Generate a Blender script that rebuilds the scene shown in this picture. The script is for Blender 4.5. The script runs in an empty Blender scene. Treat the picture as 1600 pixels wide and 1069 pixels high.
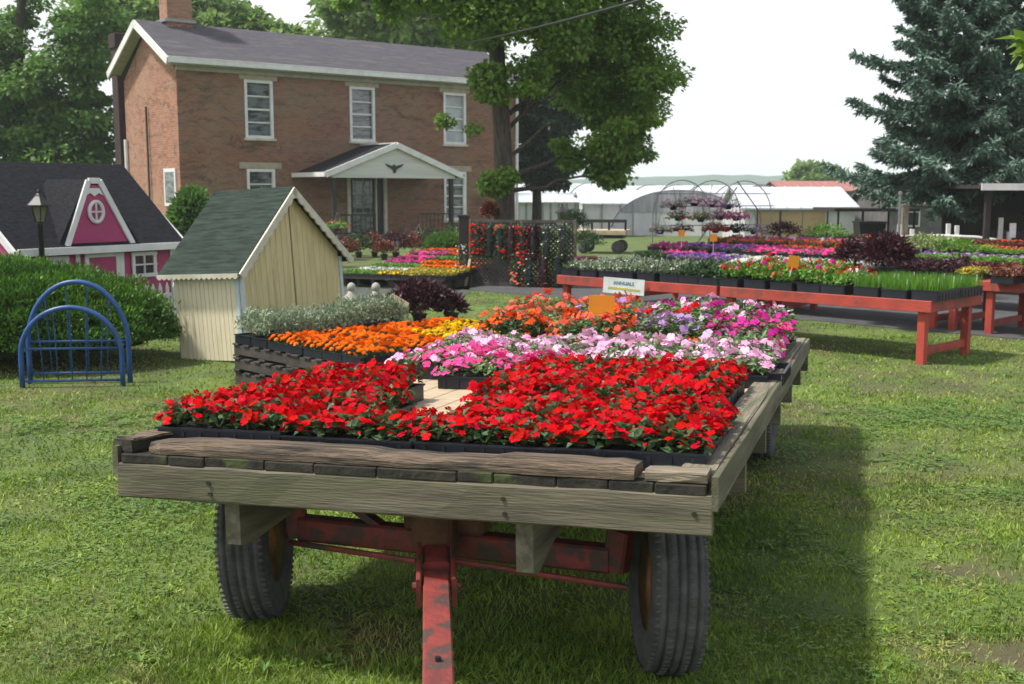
import bpy, math, random
import numpy as np
from mathutils import Vector, Matrix, Euler
R = math.radians
rng = np.random.default_rng(7)
random.seed(7)
sc = bpy.context.scene

# ---------------------------------------------------------------- camera, sky, sun, exposure
CAMH = 1.79
cam = bpy.data.cameras.new("camera"); camo = bpy.data.objects.new("camera", cam)
sc.collection.objects.link(camo); sc.camera = camo
cam.sensor_width = 36; cam.lens = 36*1750/1600; cam.clip_start = .05; cam.clip_end = 6000; cam.dof.use_dof = True; cam.dof.focus_distance = 4.8; cam.dof.aperture_fstop = 6.3
camo.location = (0, 0, CAMH); camo.rotation_euler = (R(90)-math.atan(234/1750), 0, 0)
SUN = Vector((-.53, -.05, .85)).normalized()
w = bpy.data.worlds.new("World"); sc.world = w; w.use_nodes = True
nt = w.node_tree; nt.nodes.clear()
wo = nt.nodes.new('ShaderNodeOutputWorld'); bg1 = nt.nodes.new('ShaderNodeBackground'); bg2 = nt.nodes.new('ShaderNodeBackground')
ad = nt.nodes.new('ShaderNodeAddShader'); sk = nt.nodes.new('ShaderNodeTexSky'); sk.sky_type = 'NISHITA'; sk.sun_disc = False
sk.sun_elevation = math.asin(SUN.z); sk.sun_rotation = math.atan2(SUN.x, SUN.y)
sk.air_density = 1.5; sk.dust_density = 6; sk.ozone_density = 1
nt.links.new(sk.outputs[0], bg1.inputs[0]); bg1.inputs[1].default_value = .05
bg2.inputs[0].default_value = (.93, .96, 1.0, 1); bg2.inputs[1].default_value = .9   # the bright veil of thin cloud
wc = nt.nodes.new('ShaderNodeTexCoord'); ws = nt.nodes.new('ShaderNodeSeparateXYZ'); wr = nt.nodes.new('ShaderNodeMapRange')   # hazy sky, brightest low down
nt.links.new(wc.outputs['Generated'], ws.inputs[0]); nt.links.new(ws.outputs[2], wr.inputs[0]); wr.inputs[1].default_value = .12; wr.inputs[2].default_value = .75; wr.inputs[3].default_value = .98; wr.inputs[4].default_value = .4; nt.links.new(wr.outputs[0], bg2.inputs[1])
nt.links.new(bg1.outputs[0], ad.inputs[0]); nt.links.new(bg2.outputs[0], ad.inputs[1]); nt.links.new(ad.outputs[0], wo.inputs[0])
sl = bpy.data.lights.new("sun", 'SUN'); so = bpy.data.objects.new("sun", sl); sc.collection.objects.link(so)
sl.energy = 4.8; sl.angle = R(4.5); sl.color = (1, .955, .87)
so.rotation_euler = SUN.to_track_quat('Z', 'Y').to_euler()
sc.view_settings.view_transform = 'Standard'; sc.view_settings.look = 'None'
sc.view_settings.exposure = .15; sc.view_settings.gamma = 1
sc.cycles.max_bounces = 6; sc.cycles.transparent_max_bounces = 6; sc.cycles.volume_bounces = 1

# ---------------------------------------------------------------- materials
MATS = {}
def mat(name, col, rough=.7, col2=None, scale=4., island=0., bump=0., bscale=30., metal=0., trans=0., stretch=(1,1,1), detail=5., spec=.5, contrast=(.35,.65), spots=None):
    m = bpy.data.materials.new(name); m.use_nodes = True; n = m.node_tree.nodes; l = m.node_tree.links
    b = n['Principled BSDF']; b.inputs['Roughness'].default_value = rough; b.inputs['Metallic'].default_value = metal
    b.inputs['Specular IOR Level'].default_value = spec
    tc = n.new('ShaderNodeTexCoord'); mp = n.new('ShaderNodeMapping'); l.new(tc.outputs['Object'], mp.inputs[0]); mp.inputs['Scale'].default_value = stretch
    no = n.new('ShaderNodeTexNoise'); no.inputs['Scale'].default_value = scale; no.inputs['Detail'].default_value = detail; no.inputs['Roughness'].default_value = .62
    l.new(mp.outputs[0], no.inputs[0])
    rp = n.new('ShaderNodeValToRGB'); l.new(no.outputs[0], rp.inputs[0])
    c2 = col2 or tuple(c*.72 for c in col)
    rp.color_ramp.elements[0].position = contrast[0]; rp.color_ramp.elements[1].position = contrast[1]
    rp.color_ramp.elements[0].color = (*c2, 1); rp.color_ramp.elements[1].color = (*col, 1)
    out = rp.outputs[0]
    if spots:   # (colour, scale, threshold, amount) : blotches of another colour
        n2 = n.new('ShaderNodeTexNoise'); n2.inputs['Scale'].default_value = spots[1]; n2.inputs['Detail'].default_value = 6; l.new(mp.outputs[0], n2.inputs[0])
        r2 = n.new('ShaderNodeValToRGB'); r2.color_ramp.elements[0].position = spots[2]; r2.color_ramp.elements[1].position = spots[2]+.07
        r2.color_ramp.elements[1].color = (spots[3],)*3+(1,); l.new(n2.outputs[0], r2.inputs[0])
        mx = n.new('ShaderNodeMix'); mx.data_type = 'RGBA'; l.new(r2.outputs[0], mx.inputs[0]); l.new(out, mx.inputs[6]); mx.inputs[7].default_value = (*spots[0], 1); out = mx.outputs[2]
    if island:
        g = n.new('ShaderNodeNewGeometry'); mr = n.new('ShaderNodeMapRange'); mr.inputs[3].default_value = 1-island; mr.inputs[4].default_value = 1+island
        l.new(g.outputs['Random Per Island'], mr.inputs[0]); hs = n.new('ShaderNodeHueSaturation'); l.new(mr.outputs[0], hs.inputs['Value'])
        mh = n.new('ShaderNodeMapRange'); mh.inputs[3].default_value = .5-island*.045; mh.inputs[4].default_value = .5+island*.045
        wn = n.new('ShaderNodeMath'); wn.operation = 'FRACT'; mu = n.new('ShaderNodeMath'); mu.operation = 'MULTIPLY'; mu.inputs[1].default_value = 17.3
        l.new(g.outputs['Random Per Island'], mu.inputs[0]); l.new(mu.outputs[0], wn.inputs[0]); l.new(wn.outputs[0], mh.inputs[0]); l.new(mh.outputs[0], hs.inputs['Hue'])
        l.new(out, hs.inputs['Color']); out = hs.outputs[0]
    l.new(out, b.inputs['Base Color'])
    if bump:
        n3 = n.new('ShaderNodeTexNoise'); n3.inputs['Scale'].default_value = bscale; n3.inputs['Detail'].default_value = 6; l.new(mp.outputs[0], n3.inputs[0])
        bp = n.new('ShaderNodeBump'); bp.inputs['Strength'].default_value = bump; bp.inputs['Distance'].default_value = .01; l.new(n3.outputs[0], bp.inputs['Height']); l.new(bp.outputs[0], b.inputs['Normal'])
    if trans:
        t = n.new('ShaderNodeBsdfTranslucent'); l.new(out, t.inputs[0]); ms = n.new('ShaderNodeMixShader'); ms.inputs[0].default_value = trans
        l.new(b.outputs[0], ms.inputs[1]); l.new(t.outputs[0], ms.inputs[2]); l.new(ms.outputs[0], n['Material Output'].inputs[0])
    MATS[name] = m
    return m
def brickmat(name, c1, c2, mortar, worn):
    m = bpy.data.materials.new(name); m.use_nodes = True; n = m.node_tree.nodes; l = m.node_tree.links; b = n['Principled BSDF']; b.inputs['Roughness'].default_value = .9
    tc = n.new('ShaderNodeTexCoord'); sx = n.new('ShaderNodeSeparateXYZ'); l.new(tc.outputs['Object'], sx.inputs[0])
    a = n.new('ShaderNodeMath'); a.operation = 'ADD'; l.new(sx.outputs[0], a.inputs[0]); l.new(sx.outputs[1], a.inputs[1])
    cx = n.new('ShaderNodeCombineXYZ'); l.new(a.outputs[0], cx.inputs[0]); l.new(sx.outputs[2], cx.inputs[1])
    br = n.new('ShaderNodeTexBrick'); l.new(cx.outputs[0], br.inputs[0]); br.inputs['Scale'].default_value = 1; br.inputs['Brick Width'].default_value = .215; br.inputs['Row Height'].default_value = .075
    br.inputs['Mortar Size'].default_value = .008; br.inputs['Color1'].default_value = (*c1, 1); br.inputs['Color2'].default_value = (*c2, 1); br.inputs['Mortar'].default_value = (*mortar, 1); br.inputs['Bias'].default_value = 0
    n1 = n.new('ShaderNodeTexNoise'); n1.inputs['Scale'].default_value = .55; n1.inputs['Detail'].default_value = 7; n1.inputs['Roughness'].default_value = .68; l.new(tc.outputs['Object'], n1.inputs[0])
    mp = n.new('ShaderNodeMapping'); mp.inputs['Scale'].default_value = (.6, .6, 2.6); l.new(tc.outputs['Object'], mp.inputs[0])
    n2 = n.new('ShaderNodeTexNoise'); n2.inputs['Scale'].default_value = 1.1; n2.inputs['Detail'].default_value = 8; n2.inputs['Roughness'].default_value = .7; l.new(mp.outputs[0], n2.inputs[0])
    r1 = n.new('ShaderNodeValToRGB'); r1.color_ramp.elements[0].position = .42; r1.color_ramp.elements[1].position = .62; l.new(n1.outputs[0], r1.inputs[0])
    mx = n.new('ShaderNodeMix'); mx.data_type = 'RGBA'; l.new(r1.outputs[0], mx.inputs[0]); l.new(br.outputs[0], mx.inputs[6])
    m2 = n.new('ShaderNodeMix'); m2.data_type = 'RGBA'; m2.inputs[0].default_value = .62; l.new(br.outputs[0], m2.inputs[6]); m2.inputs[7].default_value = (*worn, 1); l.new(m2.outputs[2], mx.inputs[7])
    r2 = n.new('ShaderNodeValToRGB'); r2.color_ramp.elements[0].position = .36; r2.color_ramp.elements[0].color = (.38, .36, .36, 1); r2.color_ramp.elements[1].position = .47; l.new(n2.outputs[0], r2.inputs[0])
    m3 = n.new('ShaderNodeMix'); m3.data_type = 'RGBA'; m3.blend_type = 'MULTIPLY'; m3.inputs[0].default_value = .6; l.new(mx.outputs[2], m3.inputs[6]); l.new(r2.outputs[0], m3.inputs[7])
    # wandering dark mortar cracks, as on the old wall
    vo = n.new('ShaderNodeTexVoronoi'); vo.feature = 'DISTANCE_TO_EDGE'; vo.inputs['Scale'].default_value = .9
    mpv = n.new('ShaderNodeMapping'); mpv.inputs['Scale'].default_value = (.28, .28, 2.2); 
    nd = n.new('ShaderNodeTexNoise'); nd.inputs['Scale'].default_value = 2; l.new(tc.outputs['Object'], nd.inputs[0]); va = n.new('ShaderNodeVectorMath'); va.operation = 'ADD'; l.new(tc.outputs['Object'], va.inputs[0]); l.new(nd.outputs['Color'], va.inputs[1]); l.new(va.outputs[0], mpv.inputs[0]); l.new(mpv.outputs[0], vo.inputs[0])
    rv = n.new('ShaderNodeValToRGB'); rv.color_ramp.elements[0].position = .004; rv.color_ramp.elements[0].color = (.35, .33, .33, 1); rv.color_ramp.elements[1].position = .018; l.new(vo.outputs[0], rv.inputs[0])
    m4 = n.new('ShaderNodeMix'); m4.data_type = 'RGBA'; m4.blend_type = 'MULTIPLY'; m4.inputs[0].default_value = .6; l.new(m3.outputs[2], m4.inputs[6]); l.new(rv.outputs[0], m4.inputs[7])
    l.new(m4.outputs[2], b.inputs['Base Color'])
    bp = n.new('ShaderNodeBump'); bp.inputs['Strength'].default_value = .5; bp.inputs['Distance'].default_value = .02; l.new(br.outputs['Fac'], bp.inputs['Height']); bp.invert = True; l.new(bp.outputs[0], b.inputs['Normal'])
    MATS[name] = m; return m

# ---------------------------------------------------------------- mesh builder
class MB:
    def __init__(s): s.v = []; s.f = []; s.n = 0
    def add(s, v, f):
        v = np.asarray(v, float).reshape(-1, 3); s.v.append(v); s.f += [tuple(int(i)+s.n for i in q) for q in f]; s.n += len(v); return s
    def box(s, c, size, rot=None, ch=0.):
        x, y, z = [k/2 for k in size]
        if ch <= 0:
            v = np.array([[a*x, b*y, d*z] for a in (-1, 1) for b in (-1, 1) for d in (-1, 1)])
            f = [(0, 1, 3, 2), (4, 6, 7, 5), (0, 4, 5, 1), (2, 3, 7, 6), (0, 2, 6, 4), (1, 5, 7, 3)]
        else:
            bm_v = []; idx = {}
            f = []
            for a in (-1, 1):
                for b in (-1, 1):
                    for d in (-1, 1):
                        for k in range(3):
                            p = [a*(x-ch), b*(y-ch), d*(z-ch)]; p[k] = (a*x, b*y, d*z)[k]; idx[(a, b, d, k)] = len(bm_v); bm_v.append(p)
            v = np.array(bm_v)
            for a in (-1, 1):
                f.append([idx[(a, *q, 0)] for q in ((-1, -1), (1, -1), (1, 1), (-1, 1))])
                f.append([idx[(q[0], a, q[1], 1)] for q in ((-1, -1), (1, -1), (1, 1), (-1, 1))])
                f.append([idx[(*q, a, 2)] for q in ((-1, -1), (1, -1), (1, 1), (-1, 1))])
                for b in (-1, 1):
                    f.append([idx[(a, b, -1, 0)], idx[(a, b, 1, 0)], idx[(a, b, 1, 1)], idx[(a, b, -1, 1)]])
                    f.append([idx[(a, -1, b, 0)], idx[(a, 1, b, 0)], idx[(a, 1, b, 2)], idx[(a, -1, b, 2)]])
                    f.append([idx[(-1, a, b, 1)], idx[(1, a, b, 1)], idx[(1, a, b, 2)], idx[(-1, a, b, 2)]])
                    for d in (-1, 1): f.append([idx[(a, b, d, 0)], idx[(a, b, d, 1)], idx[(a, b, d, 2)]])
        if rot is not None: v = v @ np.array(Euler(rot).to_matrix()).T
        return s.add(v+np.array(c), f)
    def beam(s, p0, p1, w, h, up=(0, 0, 1), n=1, jit=0., ch=.0):
        """rectangular bar from p0 to p1; w across, h along up; n segments with rough edges"""
        p0, p1 = np.array(p0, float), np.array(p1, float); d = p1-p0; L = np.linalg.norm(d); d /= L
        r = np.cross(d, np.array(up, float)); r /= np.linalg.norm(r); u = np.cross(r, d)
        c = ch or min(w, h)*.08
        sec = [(-w/2+c, -h/2), (w/2-c, -h/2), (w/2, -h/2+c), (w/2, h/2-c), (w/2-c, h/2), (-w/2+c, h/2), (-w/2, h/2-c), (-w/2, -h/2+c)]
        v = []; f = []
        for i in range(n+1):
            o = p0+d*L*i/n
            for a, b in sec:
                j = rng.normal(0, 1, 2)*jit
                v.append(o+r*(a+j[0])+u*(b+j[1]))
        for i in range(n):
            for k in range(8): f.append((i*8+k, i*8+(k+1) % 8, (i+1)*8+(k+1) % 8, (i+1)*8+k))
        f.append(tuple(range(7, -1, -1))); f.append(tuple(n*8+k for k in range(8)))
        return s.add(v, f)
    def tube(s, pts, rad, n=8, cap=True):
        pts = np.asarray(pts, float); m = len(pts); rad = np.broadcast_to(np.asarray(rad, float), (m,))
        v = []; t0 = pts[1]-pts[0]; t0 = t0/(np.linalg.norm(t0)+1e-9); ref = np.array((0., 0., 1.)) if abs(t0[2]) < .9 else np.array((1., 0, 0))
        a = np.cross(t0, ref); a /= np.linalg.norm(a)
        for i in range(m):
            t = pts[min(i+1, m-1)]-pts[max(i-1, 0)]; t = t/(np.linalg.norm(t)+1e-9)
            a = a-t*np.dot(a, t); a /= np.linalg.norm(a)+1e-9; b = np.cross(t, a)
            for k in range(n):
                q = 2*math.pi*k/n; v.append(pts[i]+rad[i]*(a*math.cos(q)+b*math.sin(q)))
        f = [(i*n+k, i*n+(k+1) % n, (i+1)*n+(k+1) % n, (i+1)*n+k) for i in range(m-1) for k in range(n)]
        if cap: f += [tuple(range(n-1, -1, -1)), tuple((m-1)*n+k for k in range(n))]
        return s.add(v, f)
    def lathe(s, prof, n=24, c=(0, 0, 0), axis='z'):
        v = []
        for r_, z_ in prof:
            for k in range(n):
                q = 2*math.pi*k/n
                p = (r_*math.cos(q), r_*math.sin(q), z_) if axis == 'z' else (z_, r_*math.cos(q), r_*math.sin(q))
                v.append(p)
        m = len(prof); f = [(i*n+k, i*n+(k+1) % n, (i+1)*n+(k+1) % n, (i+1)*n+k) for i in range(m-1) for k in range(n)]
        if prof[0][0] > 1e-4: f.append(tuple(range(n-1, -1, -1)))
        if prof[-1][0] > 1e-4: f.append(tuple((m-1)*n+k for k in range(n)))
        return s.add(np.array(v)+np.array(c), f)
    def prism(s, outline, o, ax, ay, depth):
        """polygon outline (2D) in plane o+x*ax+y*ay, extruded by vector depth"""
        o, ax, ay, dv = [np.array(k, float) for k in (o, ax, ay, depth)]; n = len(outline)
        a = [o+x*ax+y*ay for x, y in outline]; v = a+[p+dv for p in a]
        f = [tuple(range(n)), tuple(range(2*n-1, n-1, -1))]+[(k, (k+1) % n, n+(k+1) % n, n+k) for k in range(n)]
        return s.add(v, f)
def link(o, parent=None):
    sc.collection.objects.link(o)
    if parent: o.parent = parent
    return o
def mesh_obj(name, v, f, m, parent=None, smooth=False):
    me = bpy.data.meshes.new(name); me.from_pydata(v.tolist() if hasattr(v, 'tolist') else v, [], f); me.validate()
    if m: me.materials.append(MATS[m] if isinstance(m, str) else m)
    if smooth: me.polygons.foreach_set('use_smooth', [True]*len(me.polygons))
    return link(bpy.data.objects.new(name, me), parent)
def fast_mesh(name, v, faces_k, m, parent=None, attr=None, smooth=False):
    """v (N,3), faces_k (F,k) with the same k"""
    me = bpy.data.meshes.new(name); F, k = faces_k.shape
    me.vertices.add(len(v)); me.vertices.foreach_set('co', v.astype(np.float32).ravel())
    me.loops.add(F*k); me.loops.foreach_set('vertex_index', faces_k.astype(np.int32).ravel())
    me.polygons.add(F); me.polygons.foreach_set('loop_start', (np.arange(F)*k).astype(np.int32))
    if attr is not None:
        a = me.attributes.new('dry', 'FLOAT', 'POINT'); a.data.foreach_set('value', attr.astype(np.float32))
    me.update(calc_edges=True)
    if smooth: me.polygons.foreach_set('use_smooth', [True]*F)
    me.materials.append(MATS[m] if isinstance(m, str) else m)
    return link(bpy.data.objects.new(name, me), parent)
def obj(name, mb, m, parent=None, smooth=False):
    return mesh_obj(name, np.concatenate(mb.v), mb.f, m, parent, smooth)
def tag(o, label, cat, group=None, kind=None):
    for a_, b_ in ((' among green leaves', ''), (' and white', ''), ('thin bright', 'bright'), ('right beside', 'beside'), ('from its front board', 'from the front'), ('orange-red impatiens', 'orange impatiens'), ('grey-green bedding plants', 'grey-green plants'), (' from the front', ' from front'), ('line behind the reds', 'line behind reds'), (' column from left', ' column'), (' from the shed', ' from shed'), (', counted', '')):
        if label and len(label.split()) > 16: label = label.replace(a_, b_)
    if label and len(label.split()) > 16: print('LONG', label)
    if label: o['label'] = label
    if cat: o['category'] = cat
    if group: o['group'] = group
    if kind: o['kind'] = kind
    return o
def thing(name, label, cat, loc=(0, 0, 0), rz=0., group=None, rot=None):
    o = bpy.data.objects.new(name, None); o.empty_display_size = .2; sc.collection.objects.link(o); o.location = loc
    o.rotation_euler = rot if rot is not None else (0, 0, rz)
    return tag(o, label, cat, group)
def dup(root, loc, rz=0., label=None, group=None, rot=None, scale=None):
    r = root.copy(); sc.collection.objects.link(r); r.location = loc; r.rotation_euler = rot if rot is not None else (0, 0, rz)
    if scale: r.scale = scale
    if label: r['label'] = label
    if group: r['group'] = group
    for ch in list(root.children):
        c = ch.copy(); sc.collection.objects.link(c); c.parent = r
        for g in list(ch.children):
            d = g.copy(); sc.collection.objects.link(d); d.parent = c
    return r
def struct(o): o['kind'] = 'structure'; return o
ORD = ['first', 'second', 'third', 'fourth', 'fifth', 'sixth', 'seventh', 'eighth', 'ninth', 'tenth', 'eleventh', 'twelfth', 'thirteenth', 'fourteenth', 'fifteenth', 'sixteenth', 'seventeenth', 'eighteenth', 'nineteenth', 'twentieth']
ORD += ['twenty-'+o for o in ORD[:9]]+['thirtieth']+['thirty-'+o for o in ORD[:9]]

def unit(a): return a/(np.linalg.norm(a, axis=-1, keepdims=True)+1e-9)
def leaves(P, D, Nn, L, W, fold=.25):
    """folded diamond leaves: base P, direction D, normal Nn, length L, width W -> verts, tris"""
    n = len(P); D = unit(D); S = unit(np.cross(D, Nn)); U = np.cross(S, D); L = np.broadcast_to(L, (n,))[:, None]; W = np.broadcast_to(W, (n,))[:, None]
    a = P; b = P+D*L*.45+S*W*.5+U*W*fold; c = P+D*L; d = P+D*L*.45-S*W*.5+U*W*fold
    v = np.stack([a, b, c, d], 1).reshape(-1, 3); i = np.arange(n)[:, None]*4
    return v, np.concatenate([i+np.array([[0, 1, 2]]), i+np.array([[0, 2, 3]])])
def blossoms(P, Nn, r, pet=5, cup=.25):
    n = len(P); Nn = unit(Nn); A = unit(np.cross(Nn, rng.normal(size=(n, 3)))); B = np.cross(Nn, A); r = np.broadcast_to(r, (n,))
    vs = [P]; 
    for k in range(pet):
        q = 2*math.pi*k/pet+rng.normal(0, .1, n); 
        for dq, rr, h in ((-.56, .86, .55), (0, 1.0, .15), (.56, .86, .5)):
            a = q+dq*5/pet; h = h*cup+rng.normal(0, .05, n)
            vs.append(P+(A*np.cos(a)[:, None]+B*np.sin(a)[:, None])*(r*rr)[:, None]+Nn*(r*h)[:, None])
    v = np.stack(vs, 1).reshape(-1, 3); m = 1+3*pet; i = np.arange(n)[:, None]*m
    f = np.concatenate([i+np.array([[0, 1+3*k, 2+3*k, 3+3*k]]) for k in range(pet)])
    return v, f
def vnoise(x, y, s, seed=0):
    g = np.random.default_rng(seed).random((64, 64)); x = np.asarray(x)*s+31.7; y = np.asarray(y)*s+17.3
    xi = np.floor(x).astype(int); yi = np.floor(y).astype(int); fx = x-xi; fy = y-yi; fx = fx*fx*(3-2*fx); fy = fy*fy*(3-2*fy)
    G = lambda a, b: g[a % 64, b % 64]
    return (G(xi, yi)*(1-fx)+G(xi+1, yi)*fx)*(1-fy)+(G(xi, yi+1)*(1-fx)+G(xi+1, yi+1)*fx)*fy

# palette
mat('brick_dark', (.2, .09, .06), .9)
brickmat('brick', (.31, .115, .06), (.16, .078, .055), (.21, .165, .125), (.24, .175, .12))
brickmat('brick_gable', (.40, .17, .10), (.24, .095, .065), (.3, .22, .17), (.35, .23, .16))  # paler copy of the house brick: sunlight on the gable put into the colour
mat('white_paint', (.76, .76, .76), .55, (.62, .62, .62), 3, bump=.1)
mat('cream_trim', (.6, .57, .48), .6, (.45, .42, .34), 4, bump=.15)
mat('soffit', (.42, .4, .34), .7)
mat('stone_lintel', (.42, .36, .27), .8, bump=.2)
mat('shingle', (.11, .104, .122), .9, (.066, .062, .076), 5, bump=.6, bscale=22, stretch=(.6, 5, 5), spots=((.14, .13, .14), 1.3, .56, .6), spec=.12)
mat('dark_shingle', (.025, .025, .032), .85, (.012, .012, .017), 14, bump=.6, bscale=24, stretch=(1, 1, 3), spec=.12)
mat('green_shingle', (.042, .06, .05), .9, (.016, .026, .023), 6, bump=.7, bscale=30, stretch=(.6, .6, 7), spec=.12)
mat('glass', (.05, .06, .07), .08, (.03, .035, .04), 3, spec=.8)
mat('blind', (.5, .52, .55), .6, (.33, .35, .38), 2)
mat('dark_wood', (.03, .024, .022), .7)
mat('black_metal', (.015, .015, .017), .45)
mat('lamp_glass', (.2, .19, .12), .3)
mat('pink_paint', (.42, .05, .165), .6, (.35, .04, .13), 3, bump=.1)
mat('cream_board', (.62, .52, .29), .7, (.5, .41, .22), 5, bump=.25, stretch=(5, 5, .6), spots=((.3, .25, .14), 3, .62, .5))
mat('cream_side', (.8, .72, .53), .7, (.7, .62, .44), 5, bump=.2, stretch=(5, 5, .6), spots=((.35, .3, .2), 3, .64, .5))  # paler than the gable boards: sunlight on this side put into the colour
mat('blue_enamel', (.02, .085, .28), .4, (.014, .055, .19), 9, spots=((.12, .06, .04), 14, .68, .6))
mat('old_wood', (.30, .25, .185), .85, (.11, .09, .065), 7, bump=.9, bscale=26, stretch=(.5, 9, 9), contrast=(.3, .62), spots=((.075, .085, .035), 1.6, .56, .75))
mat('old_wood_y', (.27, .24, .18), .85, (.10, .085, .06), 7, bump=.9, bscale=26, stretch=(9, .5, 9), contrast=(.3, .62), spots=((.08, .095, .04), 1.6, .56, .6))
mat('brown_wood', (.19, .135, .095), .85, (.045, .034, .026), 6, bump=1., bscale=26, stretch=(.7, 8, 8), contrast=(.32, .62), spots=((.022, .021, .016), 2.6, .5, .92))
mat('wet_wood', (.035, .03, .022), .9, (.012, .011, .009), 8, bump=.8, spots=((.05, .07, .02), 4, .55, .8))
mat('grey_wood_y', (.175, .155, .11), .85, (.055, .047, .034), 3.2, bump=.45, bscale=26, stretch=(6, .45, 6), contrast=(.3, .62), spots=((.085, .09, .045), 1.7, .53, .65))
mat('grey_wood', (.175, .155, .11), .85, (.055, .047, .034), 3.2, bump=.45, bscale=26, stretch=(.45, 6, 6), contrast=(.3, .62), spots=((.085, .09, .045), 1.7, .53, .65))
mat('plywood', (.5, .4, .28), .75, (.38, .3, .2), 5, bump=.2, stretch=(1, 5, 1))
mat('pallet_wood', (.06, .05, .045), .85, (.03, .026, .024), 6, bump=.5, stretch=(1, 1, 1))
mat('red_rust', (.27, .04, .036), .6, (.13, .028, .024), 7, bump=.5, bscale=30, spots=((.06, .038, .034), 9, .5, .9))
mat('rust', (.16, .07, .03), .85, (.07, .03, .016), 9, bump=.6)
mat('rim_orange', (.42, .17, .05), .7, (.14, .06, .025), 9, bump=.4)
mat('rubber', (.095, .092, .094), .9, (.05, .049, .053), 14, bump=.5, bscale=60)
mat('red_paint', (.43, .058, .038), .65, (.30, .04, .03), 3.5, bump=.35, bscale=40, stretch=(1, 1, 1), spots=((.15, .05, .04), 4, .55, .7))
mat('tray', (.012, .015, .028), .42, (.007, .009, .016), 6)
mat('soil', (.03, .022, .016), .95, bump=.8, bscale=80)
mat('bark', (.105, .088, .07), .95, (.035, .03, .025), 5, bump=1., bscale=14, stretch=(4, 4, .8))
mat('dark_bark', (.05, .04, .032), .95, (.02, .017, .014), 5, bump=1., bscale=14, stretch=(4, 4, .8))
mat('maple_leaf', (.28, .44, .075), .55, (.14, .27, .05), .9, island=.3, trans=.55)
mat('bright_leaf', (.2, .33, .045), .55, (.12, .24, .03), 1.5, island=.25, trans=.4)
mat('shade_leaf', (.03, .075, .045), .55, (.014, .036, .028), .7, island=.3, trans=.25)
mat('back_leaf', (.25, .38, .1), .6, (.12, .22, .05), .35, island=.3, trans=.45)
mat('dark_leaf', (.16, .3, .055), .6, (.07, .16, .032), .4, island=.3, trans=.4)
mat('spruce_needle', (.17, .27, .205), .6, (.075, .14, .11), 1.2, island=.3, trans=.15)
mat('yew_leaf', (.13, .29, .026), .5, (.03, .09, .012), 2.2, island=.35, trans=.2)
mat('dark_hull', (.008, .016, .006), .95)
mat('asphalt', (.075, .078, .086), .9, (.05, .052, .058), 3, bump=.5, bscale=60, spots=((.11, .11, .11), 2, .6, .5))
mat('canvas_white', (.64, .65, .68), .5, (.5, .51, .54), 1.5)
mat('shade_cloth', (.42, .42, .46), .6, (.24, .24, .28), 1.6, stretch=(4, .3, .3))
mat('tan_panel', (.5, .36, .21), .7, (.42, .3, .17), 2)
mat('barn_dark', (.035, .026, .026), .85, (.018, .014, .014), 2)
mat('lattice_wood', (.085, .078, .07), .9, (.05, .046, .042), 5)
mat('barn_grey', (.16, .15, .155), .8, (.1, .094, .1), 2)
mat('tin_roof', (.55, .58, .64), .4, (.45, .48, .53), .6, stretch=(.3, 4, 1))
mat('red_roof', (.36, .16, .14), .8)
mat('steel', (.3, .31, .32), .4, metal=.6)
mat('sign_orange', (.78, .3, .012), .6, (.72, .26, .01), 6)
mat('sign_white', (.74, .78, .8), .5)
mat('sign_blue', (.03, .18, .3), .6); mat('sign_yellow', (.6, .52, .06), .6)
mat('concrete', (.42, .41, .36), .8, (.3, .29, .25), 8, bump=.3)
mat('hill', (.035, .075, .06), .9, (.02, .05, .04), .02)  # bluish haze of distance mixed into the hills' green
mat('dirt', (.1, .075, .05), .95)
mat('tag_white', (.75, .75, .75), .5)
mat('weed_leaf', (.16, .29, .05), .5, (.1, .2, .035), 3, island=.3, trans=.3)
mat('house_pane', (.16, .18, .19), .12, (.035, .04, .045), 2.3, stretch=(1, 1, 4), contrast=(.42, .55), spec=.9)
mat('side_chimney', (.045, .02, .02), .9, (.025, .013, .014), 3, bump=.4)
mat('siding', (.62, .62, .6), .6, (.5, .5, .48), 1.2, stretch=(.4, 1, 9))
mat('cool_white', (.56, .62, .66), .6, (.45, .5, .53), 6)
mat('leaf_paleg', (.34, .42, .16), .5, (.2, .27, .1), 4, island=.25, trans=.3)
mat('poly_wall', (.6, .64, .66), .4, (.5, .54, .57), 1.2)
def petal(name, col, col2=None): mat(name, col, .55, col2 or tuple(c*.7 for c in col), 9, island=.10, trans=.2, spec=.06)
mat('petal_red', (.64, .003, .012), .6, (.4, .0015, .006), 14, island=.08, trans=.2, spec=.05); petal('petal_pink', (.78, .33, .60), (.85, .55, .74)); petal('petal_hot', (.75, .035, .22), (.78, .1, .35)); petal('petal_coral', (.78, .09, .05), (.75, .16, .11))

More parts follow.
